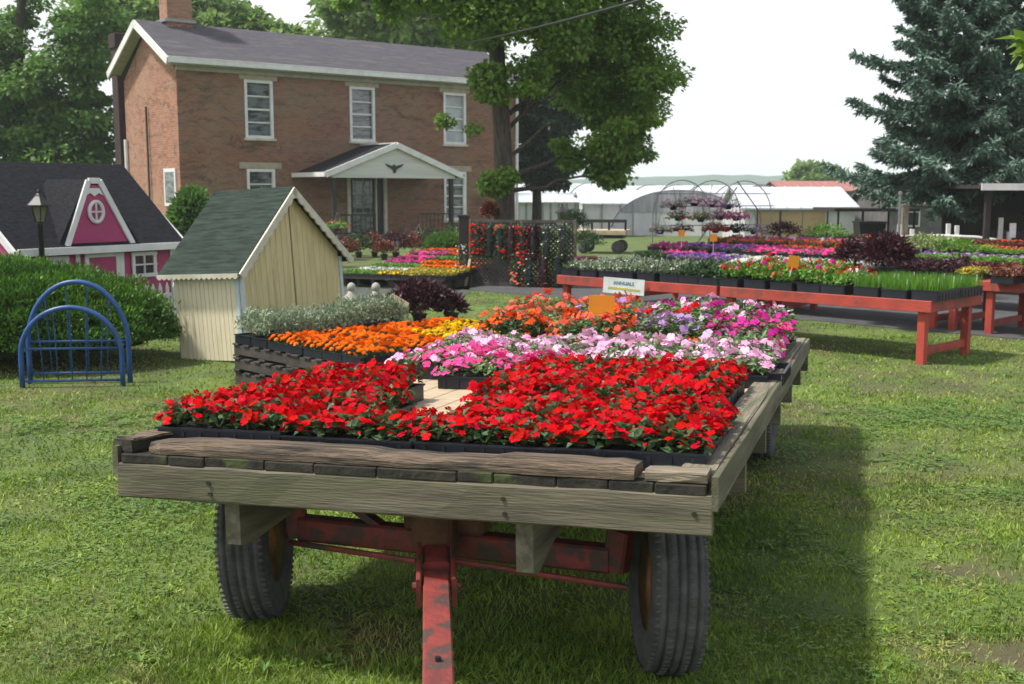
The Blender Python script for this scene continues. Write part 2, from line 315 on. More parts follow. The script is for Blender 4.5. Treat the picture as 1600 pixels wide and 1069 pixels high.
# ---------------------------------------------------------------- the ground
AX0 = np.array([4.35, 11.45]); DD = np.array([.706, -.708]); NN = np.array([.708, .706])   # display rows run along DD, one behind another along NN
def row(dd, nn): return AX0+DD*dd+NN*nn
def dryness(x, y):
    a = .5*vnoise(x, y, .9, 1)+.45*vnoise(x, y, 2.7, 2)+.4*vnoise(x, y, 8, 3)
    d = np.clip((a-.72)/.25, 0, 1)*.45
    for cx, cy, rx, ry, k in [(a1, b1, c1, d1, e1*(.85 if b1 < 5.5 and a1 > 1.5 else .42)) for a1, b1, c1, d1, e1 in ((2.3, 4.2, .5, .3, .9), (2.25, 5.1, .25, .15, .8), (1.75, 3.9, .2, .12, .5), (1.9, 7.2, 1.5, .35, .8), (3.6, 6.3, 1.2, .35, .5), (-1.9, 4.2, .5, .25, .45), (-3.4, 6.2, .9, .3, .35), (1.5, 3.7, .25, .2, .7), (-2.3, 3.6, .5, .25, .4), (-3.9, 11.3, .9, .35, .6), (4.5, 7.6, 1.6, .5, .45))]:
        q = ((x-cx)/rx)**2+((y-cy)/ry)**2; d = np.maximum(d, k*np.clip(.95-.55*q+1.5*(vnoise(x, y, 4, 9)-.5)+1.5*(vnoise(x, y, 11, 14)-.5), 0, 1))
    return d
xs = np.concatenate([-np.geomspace(1500, 10.5, 22), np.arange(-10, 10.01, .1), np.geomspace(10.5, 1700, 22)])
ys = np.concatenate([[-700, -200, -60, -20, -5], np.arange(0, 22.01, .1), np.geomspace(23, 2200, 34)])
X, Y = np.meshgrid(xs, ys); Z = (vnoise(X, Y, 2.2, 5)-.5)*.03*np.clip((10.5-Y)/2, 0, 1)*(np.abs(X) < 10)
v = np.stack([X.ravel(), Y.ravel(), Z.ravel()], 1); nx, ny = len(xs), len(ys)
i = np.arange(nx-1)[None, :]+np.arange(ny-1)[:, None]*nx; i = i.ravel()
fq = np.stack([i, i+1, i+nx+1, i+nx], 1)
gm = bpy.data.materials.new('lawn'); gm.use_nodes = True; n = gm.node_tree.nodes; l = gm.node_tree.links; b = n['Principled BSDF']; b.inputs['Roughness'].default_value = .95
def lawn_color(n, l, b, green_a, green_b, brown, isl):
    at = n.new('ShaderNodeAttribute'); at.attribute_name = 'dry'
    g = n.new('ShaderNodeNewGeometry'); no = n.new('ShaderNodeTexNoise'); no.inputs['Scale'].default_value = 1.3; no.inputs['Detail'].default_value = 8; no.inputs['Roughness'].default_value = .7; l.new(g.outputs['Position'], no.inputs[0])
    rp = n.new('ShaderNodeValToRGB'); rp.color_ramp.elements[0].position = .4; rp.color_ramp.elements[1].position = .6; rp.color_ramp.elements[0].color = (*green_a, 1); rp.color_ramp.elements[1].color = (*green_b, 1); l.new(no.outputs[0], rp.inputs[0])
    out = rp.outputs[0]
    mx = n.new('ShaderNodeMix'); mx.data_type = 'RGBA'; l.new(at.outputs['Fac'], mx.inputs[0]); l.new(out, mx.inputs[6]); mx.inputs[7].default_value = (*brown, 1); out = mx.outputs[2]
    if isl:
        mr = n.new('ShaderNodeMapRange'); mr.inputs[3].default_value = .6; mr.inputs[4].default_value = 1.4; l.new(g.outputs['Random Per Island'], mr.inputs[0]); hs = n.new('ShaderNodeHueSaturation'); l.new(mr.outputs[0], hs.inputs['Value']); l.new(out, hs.inputs['Color']); out = hs.outputs[0]
    l.new(out, b.inputs['Base Color']); return out
lawn_color(n, l, b, (.06, .095, .02), (.105, .15, .03), (.07, .048, .034), False)
MATS['lawn'] = gm
ground = struct(fast_mesh('ground', v, fq, 'lawn', attr=dryness(v[:, 0], v[:, 1]), smooth=True))
bmn = bpy.data.materials.new('grass_blade'); bmn.use_nodes = True; n = bmn.node_tree.nodes; l = bmn.node_tree.links; b = n['Principled BSDF']; b.inputs['Roughness'].default_value = .6
o_ = lawn_color(n, l, b, (.115, .205, .018), (.25, .35, .042), (.38, .3, .14), True)
t = n.new('ShaderNodeBsdfTranslucent'); l.new(o_, t.inputs[0]); ms = n.new('ShaderNodeMixShader'); ms.inputs[0].default_value = .3; l.new(b.outputs[0], ms.inputs[1]); l.new(t.outputs[0], ms.inputs[2]); l.new(ms.outputs[0], n['Material Output'].inputs[0])
MATS['grass_blade'] = bmn
def make_grass():
    Y_ = []; X_ = []
    for y0, y1, dens in ((2.6, 4.5, 11000), (4.5, 7, 5000), (7, 10, 1900), (10, 14, 800), (14, 24, 260)):
        A = .50*(y1+y0)*(y1-y0)*1.04+.8*(y1-y0); N = int(A*dens); y = rng.uniform(y0, y1, N); y = np.sqrt(rng.uniform(y0*y0, y1*y1, N)); x = rng.uniform(-1, 1, N)*(y*.49+.3)
        X_.append(x); Y_.append(y)
    x = np.concatenate(X_); y = np.concatenate(Y_); dr = dryness(x, y)
    rel = np.stack([x, y], 1)-AX0; nn_ = rel@NN; 
    keep = (rng.random(len(x)) > np.where(dr > .5, .45+.5*dr, dr*.6)) & ~((nn_ > 2.75) & (nn_ < 16)) & (rng.random(len(x)) < .35+.9*vnoise(x, y, 3.1, 12))
    x, y, dr = x[keep], y[keep], dr[keep]; N = len(x)
    clv = (vnoise(x, y, 5.5, 21) > .72) & (y < 9)
    # tall weeds in the wagon's shelter
    wagon = (np.abs((x+.43)*.951-(y-3.79)*.308) < 1.0) & ((x+.43)*.308+(y-3.79)*.951 > -.3) & ((x+.43)*.308+(y-3.79)*.951 < 5)
    h = rng.uniform(.008, .025, N)*(1+.5*vnoise(x, y, 1.3, 8))*np.where(wagon, 1.5, 1)*(1-.3*dr); wd = rng.uniform(.0016, .0034, N)*np.clip(y/4, 1, 3.2)
    a = rng.uniform(0, 2*math.pi, N); lean = rng.uniform(.1, .9, N)*h; c, s = np.cos(a), np.sin(a); b2 = rng.uniform(0, 2*math.pi, N)
    P = np.stack([x, y, (vnoise(x, y, 2.2, 5)-.5)*.03*np.clip((10.5-y)/2, 0, 1)-.002], 1); W = np.stack([np.cos(b2), np.sin(b2), 0*x], 1)*wd[:, None]
    Dv = np.stack([c*lean, s*lean, h], 1)
    wide = np.where(clv, 2.3, 1.)[:, None]; Dv[clv] *= np.array([1.3, 1.3, .55])
    v = np.stack([P-W, P+W, P+Dv*.6+W*.8*wide, P+Dv*np.array([1.35, 1.35, 1]), P+Dv*.6-W*.8*wide], 1).reshape(-1, 3)
    i = np.arange(N)[:, None]*5; f = np.concatenate([i+np.array([[0, 1, 2]]), i+np.array([[0, 2, 4]]), i+np.array([[4, 2, 3]])])
    at = np.repeat(dr*rng.uniform(.5, 1.6, N), 5).clip(0, 1)
    o = fast_mesh('grass', v, f, 'grass_blade', attr=at); o['kind'] = 'stuff'
make_grass()
# broad weed leaves in front of and under the wagon
def weeds():
    P = []; D = []; L = []
    for k in range(210):
        if k < 90: cx, cy = rng.uniform(-1.7, 1.3), rng.uniform(3.1, 5.0)
        elif k < 110: cx, cy = rng.uniform(-1.1, .9), rng.uniform(3.3, 4.4)
        else: cy = rng.uniform(3.2, 8.5); cx = rng.uniform(-.45, .45)*cy
        big = rng.random()**2
        for j in range(rng.integers(4, 8)):
            a = rng.uniform(0, 6.28); P.append((cx, cy, 0)); D.append((math.cos(a), math.sin(a), rng.uniform(.4, 1.6))); L.append((.022+.045*big)*rng.uniform(.7, 1.2))
    P, D, L = np.array(P), np.array(D), np.array(L); v, f = leaves(P, D, np.array([[0, 0, 1.]])+0*P, L, L*.38)
    o = fast_mesh('weeds', v, f, 'weed_leaf'); o['kind'] = 'stuff'
weeds()
def clover():
    N = 34000; y = np.sqrt(rng.uniform(2.7**2, 9.5**2, N)); x = rng.uniform(-1, 1, N)*(y*.49+.3); k_ = (vnoise(x, y, 2.3, 31)+.35*vnoise(x, y, 9, 32) > .78) & (dryness(x, y) < .4); x, y = x[k_], y[k_]; N = len(x)
    z = rng.uniform(.012, .032, N); a0 = rng.uniform(0, 6.28, N); Ps, Ds = [], []
    for j in range(3): a = a0+j*2.09; Ps.append(np.stack([x, y, z], 1)); Ds.append(np.stack([np.cos(a), np.sin(a), rng.uniform(-.1, .35, N)], 1))
    P, D = np.concatenate(Ps), np.concatenate(Ds); L = rng.uniform(.008, .015, len(P))*np.clip(P[:, 1]/5, 1, 1.6); v, f = leaves(P, D, np.array([[0, 0, 1.]])+0*P, L, L*.95, .05)
    o = fast_mesh('clover', v, f, 'weed_leaf'); o['kind'] = 'stuff'
clover()
mb = MB(); c4 = [row(-11, 2.8), row(3.5, 2.9), row(6, 16), row(-12, 17)]
nE = 40; pts = []
for a, bq in zip(c4, c4[1:]+c4[:1]):
    for k in range(nE):
        q = a+(bq-a)*k/nE; pts.append((q[0]+rng.normal(0, .03), q[1]+rng.normal(0, .03), .006))
mb.add(pts, [tuple(range(len(pts)))]); struct(obj('driveway', mb, 'asphalt'))
mb = MB(); pts = [(-5.5+rng.normal(0, .03), 19.2, .006), (-1.0, 18.6, .006), (-.75, 20, .006), (-.9, 23, .006), (-1.4, 25, .006), (-6, 27, .006), (-8, 22, .006)]
mb.add(pts, [tuple(range(len(pts)))]); struct(obj('gravel_path', mb, 'asphalt'))
# far hills
def hills():
    n = 160; xs = np.linspace(-900, 1500, n); v = []; f = []
    for j, (yy, hh) in enumerate(((900, 0), (930, 5.5), (980, 9.5), (1100, 7), (1300, 0))):
        for k, x in enumerate(xs):
            e = math.exp(-((x-190)/240)**2)
            v.append((x, yy+20*math.sin(k*.3+j), 1.35*hh*(.55+.5*e+.22*vnoise(x, yy, .02, 4)+.16*vnoise(x, yy, .11, 6))-(.5 if hh == 0 else 0)))
    for j in range(4):
        for k in range(n-1): f.append((j*n+k, j*n+k+1, (j+1)*n+k+1, (j+1)*n+k))
    struct(mesh_obj('hills', np.array(v), f, 'hill'))
hills()
exec_parts = True

# ================================================================ BRICK HOUSE
HL, HW, WT, RZ = 13.36, 4.84, 5.6, 7.36
house = thing('brick_house', 'old two-storey red brick farmhouse with grey roof and white gabled porch', 'house', (-10.49, 35.78, 0), .654)
WIN = [(2.75, 3.55, 5.42, 1.0), (6.63, 3.55, 5.42, 1.0), (10.54, 3.55, 5.42, 1.0), (2.75, .75, 2.55, 1.0), (10.54, .75, 2.55, 1.0)]
def holed(mb, x0, x1, z0, z1, holes, y=0., dep=.14):
    xs = sorted({x0, x1}|{h[0] for h in holes}|{h[1] for h in holes}); zs = sorted({z0, z1}|{h[2] for h in holes}|{h[3] for h in holes})
    for a, b_ in zip(xs, xs[1:]):
        for c, d in zip(zs, zs[1:]):
            if any(h[0] <= a and b_ <= h[1] and h[2] <= c and d <= h[3] for h in holes): continue
            mb.add([(a, y, c), (b_, y, c), (b_, y, d), (a, y, d)], [(0, 1, 2, 3)])
    for a, b_, c, d in holes:
        mb.add([(a, y, c), (b_, y, c), (b_, y, d), (a, y, d), (a, y+dep, c), (b_, y+dep, c), (b_, y+dep, d), (a, y+dep, d)], [(0, 4, 5, 1), (1, 5, 6, 2), (2, 6, 7, 3), (3, 7, 4, 0)])
mb = MB(); holed(mb, 0, HL, 0, WT+.2, [(u-w_/2, u+w_/2, a, b_) for u, a, b_, w_ in WIN]+[(5.95, 7.6, .3, 2.45)])
mb.add([(HL, 0, 0), (HL, HW, 0), (HL, HW, WT), (HL, HW/2, RZ-.25), (HL, 0, WT)], [(0, 1, 2, 3, 4)])
mb.add([(0, HW, 0), (HL, HW, 0), (HL, HW, WT), (0, HW, WT)], [(0, 3, 2, 1)])
obj('wall', mb, 'brick', house)
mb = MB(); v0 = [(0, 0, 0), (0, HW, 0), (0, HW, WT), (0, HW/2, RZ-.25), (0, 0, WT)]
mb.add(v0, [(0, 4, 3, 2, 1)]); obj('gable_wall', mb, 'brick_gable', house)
# roof
mb = MB(); EZ = WT+.33; ov = .38
sl_ = (RZ-EZ)/(HW/2+ov); th = .12
mb.prism([(-ov, EZ), (HW/2, RZ), (HW+ov, EZ), (HW+ov, EZ-th), (HW/2, RZ-th), (-ov, EZ-th)], (-.4, 0, 0), (0, 1, 0), (0, 0, 1), (HL+.8, 0, 0))
rf = obj('roof', mb, 'shingle', house)
mb = MB()
for xx in (-.42, HL+.42):
    for s_ in (-1, 1): mb.beam((xx, HW/2+s_*(HW/2+ov+.02), EZ-.13), (xx, HW/2, RZ-.13), .05, .24, up=(0, 0, 1))
mb.beam((-.4, -ov-.03, EZ-.1), (HL+.4, -ov-.03, EZ-.1), .1, .16)   # gutter
mb.beam((-.4, -ov-.06, EZ-.01), (HL+.4, -ov-.06, EZ-.01), .06, .035)
obj('eave_trim', mb, 'white_paint', house)
mb = MB(); mb.box((HL/2, -ov/2, EZ-.2), (HL+.5, ov-.06, .03)); mb.beam((-.02, -.045, WT+.09), (HL+.05, -.045, WT+.09), .07, .22)
for yy0, yy1 in ((-.25, HW/2), (HW+.25, HW/2)):
    mb.beam((-.2, yy0, EZ-.1), (-.2, yy1, RZ-.17), .38, .03, up=(0, 0, 1))
obj('soffit', mb, 'soffit', house)
def house_window(u, z0, z1, w_, light=False):
    mb = MB(); y = .02; t = .09
    mb.box((u-w_/2+t/2, y, (z0+z1)/2), (t, .1, z1-z0)); mb.box((u+w_/2-t/2, y, (z0+z1)/2), (t, .1, z1-z0))
    mb.box((u, y, z1-t/2), (w_-2*t-.002, .097, t)); mb.box((u, y, z0+t/2), (w_-2*t-.002, .097, t))
    for k in (1, 2, 3): mb.box((u, y+.035, z0+t+(z1-z0-2*t)*k/4), (w_-2*t-.002, .025, .045 if k != 2 else .06))
    fr = obj('window', mb, 'white_paint', house)
    mb = MB(); mb.box((u, y+.075, (z0+z1)/2), (w_-.06, .01, z1-z0-.06)); obj('pane', mb, 'blind' if light else 'house_pane', fr)
    mb = MB(); mb.box((u, -.03, z0-.04), (w_+.12, .12, .075), ch=.006); obj('sill', mb, 'cream_trim', fr)
for k, wv in enumerate(WIN): house_window(*wv, light=(k == 2))
for u, zz, ww, hh in ((2.75, 2.66, 1.5, .2), (10.54, 2.66, 1.5, .2), (2.75, 5.5, 1.35, .15), (6.63, 5.5, 1.35, .15), (10.54, 5.5, 1.35, .15)):
    mb = MB(); mb.box((u, -.005, zz), (ww, .03, hh), ch=.005); obj('lintel', mb, 'stone_lintel', house)
# gable window, only its frame shows
mb = MB(); mb.box((-.02, .8, 1.95), (.06, 1.0, 1.2)); fr = obj('window', mb, 'white_paint', house); mb = MB(); mb.box((-.056, .8, 1.95), (.012, .78, .98)); obj('pane', mb, 'house_pane', fr)
mb = MB(); mb.tube([(-.07, 2.6, .3), (-.07, 2.6, 4.6)], .035); obj('cable_conduit', mb, 'dark_wood', house)
mb = MB(); mb.tube([(-.06, HW-.1, .2), (-.06, HW-.1, 3.6)], .07); obj('downspout', mb, 'white_paint', house)
mb = MB(); mb.tube([(HL+.02, -.1, .2), (HL+.02, -.1, WT), (HL+.02, -.34, EZ-.15)], .06); obj('downspout', mb, 'white_paint', house)
# chimneys
mb = MB(); mb.box((1.0, HW/2, RZ+.9), (.85, .7, 2.4), ch=.01); mb.box((1.0, HW/2, RZ+2.12), (.95, .8, .1)); ch_ = obj('chimney', mb, 'brick_gable', rf)
mb = MB(); mb.box((1.0, HW/2, RZ+.03), (1.05, .86, .1)); obj('flashing', mb, 'steel', rf)
mb = MB(); mb.box((.22, HW+.9, 3.45), (.48, .6, 6.9), ch=.01); mb.box((.22, HW+.9, 7.05), (.58, .7, .5), ch=.02); obj('chimney', mb, 'side_chimney', house)
# door
mb = MB()
for x0, x1, z0, z1 in ((5.97, 6.1, .3, 2.43), (7.46, 7.58, .3, 2.43), (7.1, 7.16, .3, 2.33), (6.1, 7.46, 2.33, 2.43)):
    mb.box(((x0+x1)/2, .03, (z0+z1)/2), (x1-x0-.002, .12, z1-z0-.002))
dr = obj('door_frame', mb, 'cream_trim', house)
mb = MB(); mb.box((6.6, .06, 1.3), (.98, .04, 2.0)); mb.box((7.31, .08, 1.3), (.29, .03, 2.0)); d_ = obj('door', mb, 'black_metal', house)
mb = MB()
for z0, z1 in ((.42, 1.1), (1.22, 2.2)): mb.box((6.6, .032, (z0+z1)/2), (.78, .01, z1-z0))
obj('pane', mb, 'house_pane', d_)
mb = MB()
for k in range(5):
    zc = .5+.4*k; mb.tube([(6.6+.14*math.sin(q)*math.cos(q*.5), .015, zc+.13*math.cos(q)) for q in np.linspace(0, 6.28, 16)], .012, 5)
for xx in (6.3, 6.6, 6.9): mb.tube([(xx, .018, .36), (xx, .018, 2.24)], .01, 5)
obj('scroll_grille', mb, 'steel', d_)
# porch
PU, PH, PD = 6.55, 2.65, 2.35
mb = MB(); mb.prism([(-PH, 2.40), (0, 3.40), (PH, 2.40), (PH, 2.34), (0, 3.32), (-PH, 2.34)], (PU, -PD, 0), (1, 0, 0), (0, 0, 1), (0, PD-.002, 0)); pr_ = obj('porch_roof', mb, 'dark_shingle', house)
mb = MB()
for s_ in (-1, 1):
    mb.beam((PU+s_*(PH+.02), -PD-.03, 2.35), (PU, -PD-.03, 3.35), .06, .19, up=(0, 0, 1)); mb.beam((PU+s_*(PH+.03), -PD, 2.36), (PU+s_*(PH+.03), -.02, 2.36), .05, .15)
mb.beam((PU, -PD, 3.42), (PU, -.02, 3.42), .12, .03)
obj('porch_trim', mb, 'white_paint', house)
mb = MB(); mb.prism([(-PH+.25, 2.26), (PH-.25, 2.26), (PH-.25, 2.36), (0, 3.26), (-PH+.25, 2.36)], (PU, -PD+.06, 0), (1, 0, 0), (0, 0, 1), (0, .12, 0)); ped = obj('pediment', mb, 'siding', house)
mb = MB(); eg = [(0, -.05), (.05, .02), (.12, .04), (.2, .09), (.36, .12), (.28, .04), (.16, -.02), (.07, -.08), (.05, -.16), (-.05, -.16), (-.07, -.08), (-.16, -.02), (-.28, .04), (-.36, .12), (-.2, .09), (-.12, .04), (-.06, .03), (-.03, .1), (.02, .1)]
eg = [(.36, .12), (.27, .02), (.14, -.04), (.06, -.1), (.05, -.19), (-.05, -.19), (-.06, -.1), (-.14, -.04), (-.27, .02), (-.36, .12), (-.2, .07), (-.08, .03), (-.05, .08), (.01, .09), (.04, .03), (.2, .07)]
mb.prism(eg, (PU-.05, -PD+.03, 2.62), (1, 0, 0), (0, 0, 1), (0, .025, 0)); obj('eagle_ornament', mb, 'black_metal', house)
mb = MB(); mb.box((PU, -PD/2, .13), (2*PH-.3, PD-.01, .26)); obj('porch_floor', mb, 'concrete', house)
for u in (PU-PH+.35, PU+PH-.35):
    mb = MB(); mb.box((u, -PD+.15, 1.26), (.14, .14, 2.0), ch=.01); obj('porch_post', mb, 'dark_wood', house)
mb = MB(); mb.tube([(PU+PH, -PD, 2.33), (PU+PH+.14, -PD+.05, 2.25), (PU+PH+.17, -PD+.1, 2.05), (PU+PH+.17, -PD+.1, .1)], .055); obj('downspout', mb, 'white_paint', house)
mb = MB()
for u0, u1 in ((4.3, 5.8), (7.5, 8.8)):
    for zz in (.45, 1.05): mb.beam((u0, -PD+.15, zz), (u1, -PD+.15, zz), .04, .05)
    for k in range(9): mb.tube([(u0+(u1-u0)*k/8, -PD+.15, .45), (u0+(u1-u0)*k/8, -PD+.15, 1.05)], .012, 5)
obj('porch_rail', mb, 'black_metal', house)

# ================================================================ PINK PLAYHOUSE
ph = thing('playhouse', 'pink wooden playhouse with dark shingled roof and white trim behind the hedge', 'playhouse', (-5.76, 13.1, 0), math.atan2(.84, .543))
PL, PW, PE, PR = 2.26, 2.4, 1.14, 2.17
mb = MB(); mb.prism([(0, 0), (PW, 0), (PW, PE), (PW/2, PR-.08), (0, PE)], (0, 0, 0), (0, 1, 0), (0, 0, 1), (PL, 0, 0)); obj('wall', mb, 'pink_paint', ph)
mb = MB(); mb.prism([(-.12, PE-.02), (PW/2-.1, PR), (PW/2+.1, PR), (PW+.12, PE-.02), (PW+.12, PE-.08), (PW/2, PR-.08), (-.12, PE-.08)], (-.12, 0, 0), (0, 1, 0), (0, 0, 1), (PL+.24, 0, 0)); obj('roof', mb, 'dark_shingle', ph)
mb = MB(); mb.beam((-.1, -.14, PE-.05), (PL+.13, -.14, PE-.05), .03, .09)
for xx in (-.135, PL+.135):
    mb.beam((xx, -.13, PE-.07), (xx, PW/2, PR-.07), .03, .09); mb.beam((xx, PW+.13, PE-.07), (xx, PW/2, PR-.07), .03, .09)
for xx in (.03, .78, 1.43, PL-.03): mb.beam((xx, -.012, 0), (xx, -.012, PE-.1), .06, .02, up=(0, 1, 0))
mb.beam((-.012, .03, 0), (-.012, .03, PE-.1), .06, .02, up=(1, 0, 0))
obj('trim', mb, 'white_paint', ph)
mb = MB(); mb.prism([(.66, PE+.02), (1.5, PE+.02), (1.12, 1.88), (.92, 1.88)], (0, -.06, 0), (1, 0, 0), (0, 0, 1), (0, .8, 0)); dm = obj('dormer', mb, 'pink_paint', ph)
mb = MB(); P = [(.6, PE), (.94, 1.93), (1.1, 1.93), (1.56, PE)]
for a, b_ in zip(P, P[1:]): mb.beam((a[0], -.075, a[1]), (b_[0], -.075, b_[1]), .03, .07, up=(0, 0, 1) if abs(b_[1]-a[1]) < .1 else (1, 0, 0))
mb.prism([(.95, 1.84), (1.09, 1.84), (1.15, 1.75), (1.08, 1.78), (1.02, 1.74), (.96, 1.78), (.89, 1.75)], (0, -.08, 0), (1, 0, 0), (0, 0, 1), (0, .015, 0))
obj('dormer_trim', mb, 'white_paint', dm)
mb = MB(); mb.prism([(.5, PE+.03), (.93, 1.95), (1.11, 1.95), (1.66, PE+.03), (1.58, PE+.03), (1.08, 1.9), (.96, 1.9), (.58, PE+.03)], (0, -.055, 0), (1, 0, 0), (0, 0, 1), (0, .8, 0)); obj('dormer_roof', mb, 'dark_shingle', dm)
mb = MB(); cs = [(1.03+.1*math.cos(q), 1.55+.125*math.sin(q)) for q in np.linspace(0, 2*math.pi, 29)]
mb.tube([(x, -.08, z) for x, z in cs], .024, 6); mb.beam((1.03, -.078, 1.43), (1.03, -.078, 1.67), .02, .02, up=(0, 1, 0)); mb.beam((.93, -.078, 1.55), (1.13, -.078, 1.55), .02, .02)
rw = obj('round_window', mb, 'white_paint', ph); mb = MB(); mb.prism([(x, z) for x, z in cs[:-1]], (0, -.068, 0), (1, 0, 0), (0, 0, 1), (0, .006, 0)); obj('pane', mb, 'pink_paint', rw)
for x0, x1, z0, z1, dark in ((.25, .62, .72, 1.0, 0), (1.6, 1.94, .72, 1.0, 1)):
    mb = MB()
    for a in (x0, x1, (x0+x1)/2): mb.beam((a, -.02, z0), (a, -.02, z1), .045 if a != (x0+x1)/2 else .02, .025, up=(0, 1, 0))
    for a in (z0, z1, (z0+z1)/2): mb.beam((x0-.03, -.024, a), (x1+.03, -.024, a), .025, .05 if a != (z0+z1)/2 else .02)
    fw = obj('window', mb, 'white_paint', ph); mb = MB(); mb.box(((x0+x1)/2, -.006, (z0+z1)/2), (x1-x0, .008, z1-z0)); obj('pane', mb, 'glass' if dark else 'cream_trim', fw)
mb = MB()
for a in (.9, 1.36): mb.beam((a, -.02, 0), (a, -.02, 1.05), .06, .025, up=(0, 1, 0))
mb.beam((.87, -.026, 1.02), (1.39, -.026, 1.02), .025, .07); fw = obj('door_frame', mb, 'white_paint', ph)
mb = MB(); mb.box((1.13, -.01, .5), (.38, .016, .96)); obj('door', mb, 'pink_paint', ph)
pf = thing('picket_fence', 'short white picket fence between the pink playhouse and the cream shed', 'fence', (-4.45, 14.3, 0), R(62))
mb = MB()
for k in range(7): mb.prism([(-.025, 0), (.025, 0), (.025, .58), (0, .64), (-.025, .58)], (.12*k-.3, 0, 0), (1, 0, 0), (0, 0, 1), (0, .018, 0))
obj('pickets', mb, 'white_paint', pf); mb = MB()
for zz in (.2, .48): mb.beam((-.36, .03, zz), (.48, .03, zz), .02, .05)
obj('rail', mb, 'white_paint', pf)

# ================================================================ CREAM SHED
g_ = Vector((.46, .888, 0)); Ms = Matrix.Rotation(R(-3.2), 4, 'Y') @ Matrix.Rotation(math.atan2(.888, .46), 4, 'Z')
sh = thing('garden_shed', 'small leaning cream shed with green shingled roof and scalloped trim', 'shed', (-2.8, 11.66, .03), rot=Ms.to_euler())
SW, SD, SE, SR = 1.77, .92, 1.0, 1.76
def planks(mb, x0, x1, topf, pos, ax, n_out, t=.02, wd=.095):
    x = x0
    while x < x1-.01:
        e = min(x+wd, x1); g = .0025
        mb.prism([(x+g, 0), (e-g, 0), (e-g, topf(e-g)), (x+g, topf(x+g))], pos, ax, (0, 0, 1), tuple(k*t for k in n_out)); x = e
gab = lambda x: SE+(SR-SE)*(1-abs(x-SW/2)/(SW/2))-.02
mb = MB()
for x0, x1 in ((.05, SW/2-.012), (SW/2+.012, SW-.05)): planks(mb, x0, x1, gab, (0, 0, 0), (1, 0, 0), (0, -1, 0))
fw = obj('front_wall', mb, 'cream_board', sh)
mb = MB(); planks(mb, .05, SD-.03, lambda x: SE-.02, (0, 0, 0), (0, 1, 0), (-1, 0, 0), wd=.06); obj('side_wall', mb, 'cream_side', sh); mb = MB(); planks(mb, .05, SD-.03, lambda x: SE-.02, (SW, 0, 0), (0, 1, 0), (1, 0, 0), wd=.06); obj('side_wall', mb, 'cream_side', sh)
mb = MB(); mb.prism([(0.004, 0), (SW-.004, 0), (SW-.004, SE-.03), (SW/2, SR-.05), (.004, SE-.03)], (0, 0.004, .004), (1, 0, 0), (0, 0, 1), (0, SD-.01, 0)); obj('dark_backing', mb, 'dark_wood', sh)  # solid dark filling behind the planks, seen through their gaps
mb = MB()
mb.beam((SW-.02, -.018, 0), (SW-.02, -.018, SE-.03), .05, .03, up=(0, 1, 0)); obj('corner_trim', mb, 'cool_white', sh); mb = MB(); mb.beam((.02, -.018, 0), (.02, -.018, SE-.03), .05, .03, up=(0, 1, 0))
mb.beam((-.018, .02, 0), (-.018, .02, SE-.05), .05, .025, up=(1, 0, 0))
obj('corner_trim', mb, 'cool_white', sh)
mb = MB(); a = (SR-SE)/(SW/2); o_ = .12
mb.prism([(-o_, SE-a*o_), (SW/2, SR), (SW+o_, SE-a*o_), (SW+o_, SE-a*o_+.035), (SW/2, SR+.04), (-o_, SE-a*o_+.035)], (0, -.1, 0), (1, 0, 0), (0, 0, 1), (0, SD+.2, 0)); obj('roof', mb, 'green_shingle', sh)
mb = MB()
for s_ in (-1, 1):   # scalloped barge boards
    p0 = np.array((SW/2, SR+.03)); p1 = np.array((SW/2+s_*(SW/2+o_), SE-a*o_+.03)); n_ = 11; out = []
    dv = p1-p0; L_ = np.linalg.norm(dv); dv /= L_; nv = np.array((-dv[1], dv[0])); nv = nv if nv[1] < 0 else -nv
    lo = []
    for k in range(n_*6+1):
        t_ = k/(n_*6); lo.append(p0+dv*L_*t_+nv*(.065+.022*abs(math.sin(math.pi*n_*t_))))
    outl = [tuple(p0), tuple(p1)]+[tuple(q) for q in lo[::-1]]
    mb.prism(outl, (0, -.13, 0), (1, 0, 0), (0, 0, 1), (0, .022, 0))
for xx in (-o_-.012,):
    out = [(-.1, .0), (SD+.1, .0)]+[(-.1+(SD+.2)*(1-k/96), -.035-.022*abs(math.sin(math.pi*16*k/96))) for k in range(97)]
    mb.prism(out, (xx, 0, SE-a*o_+.035), (0, 1, 0), (0, 0, 1), (.014, 0, 0))
obj('scalloped_trim', mb, 'cream_trim', sh)

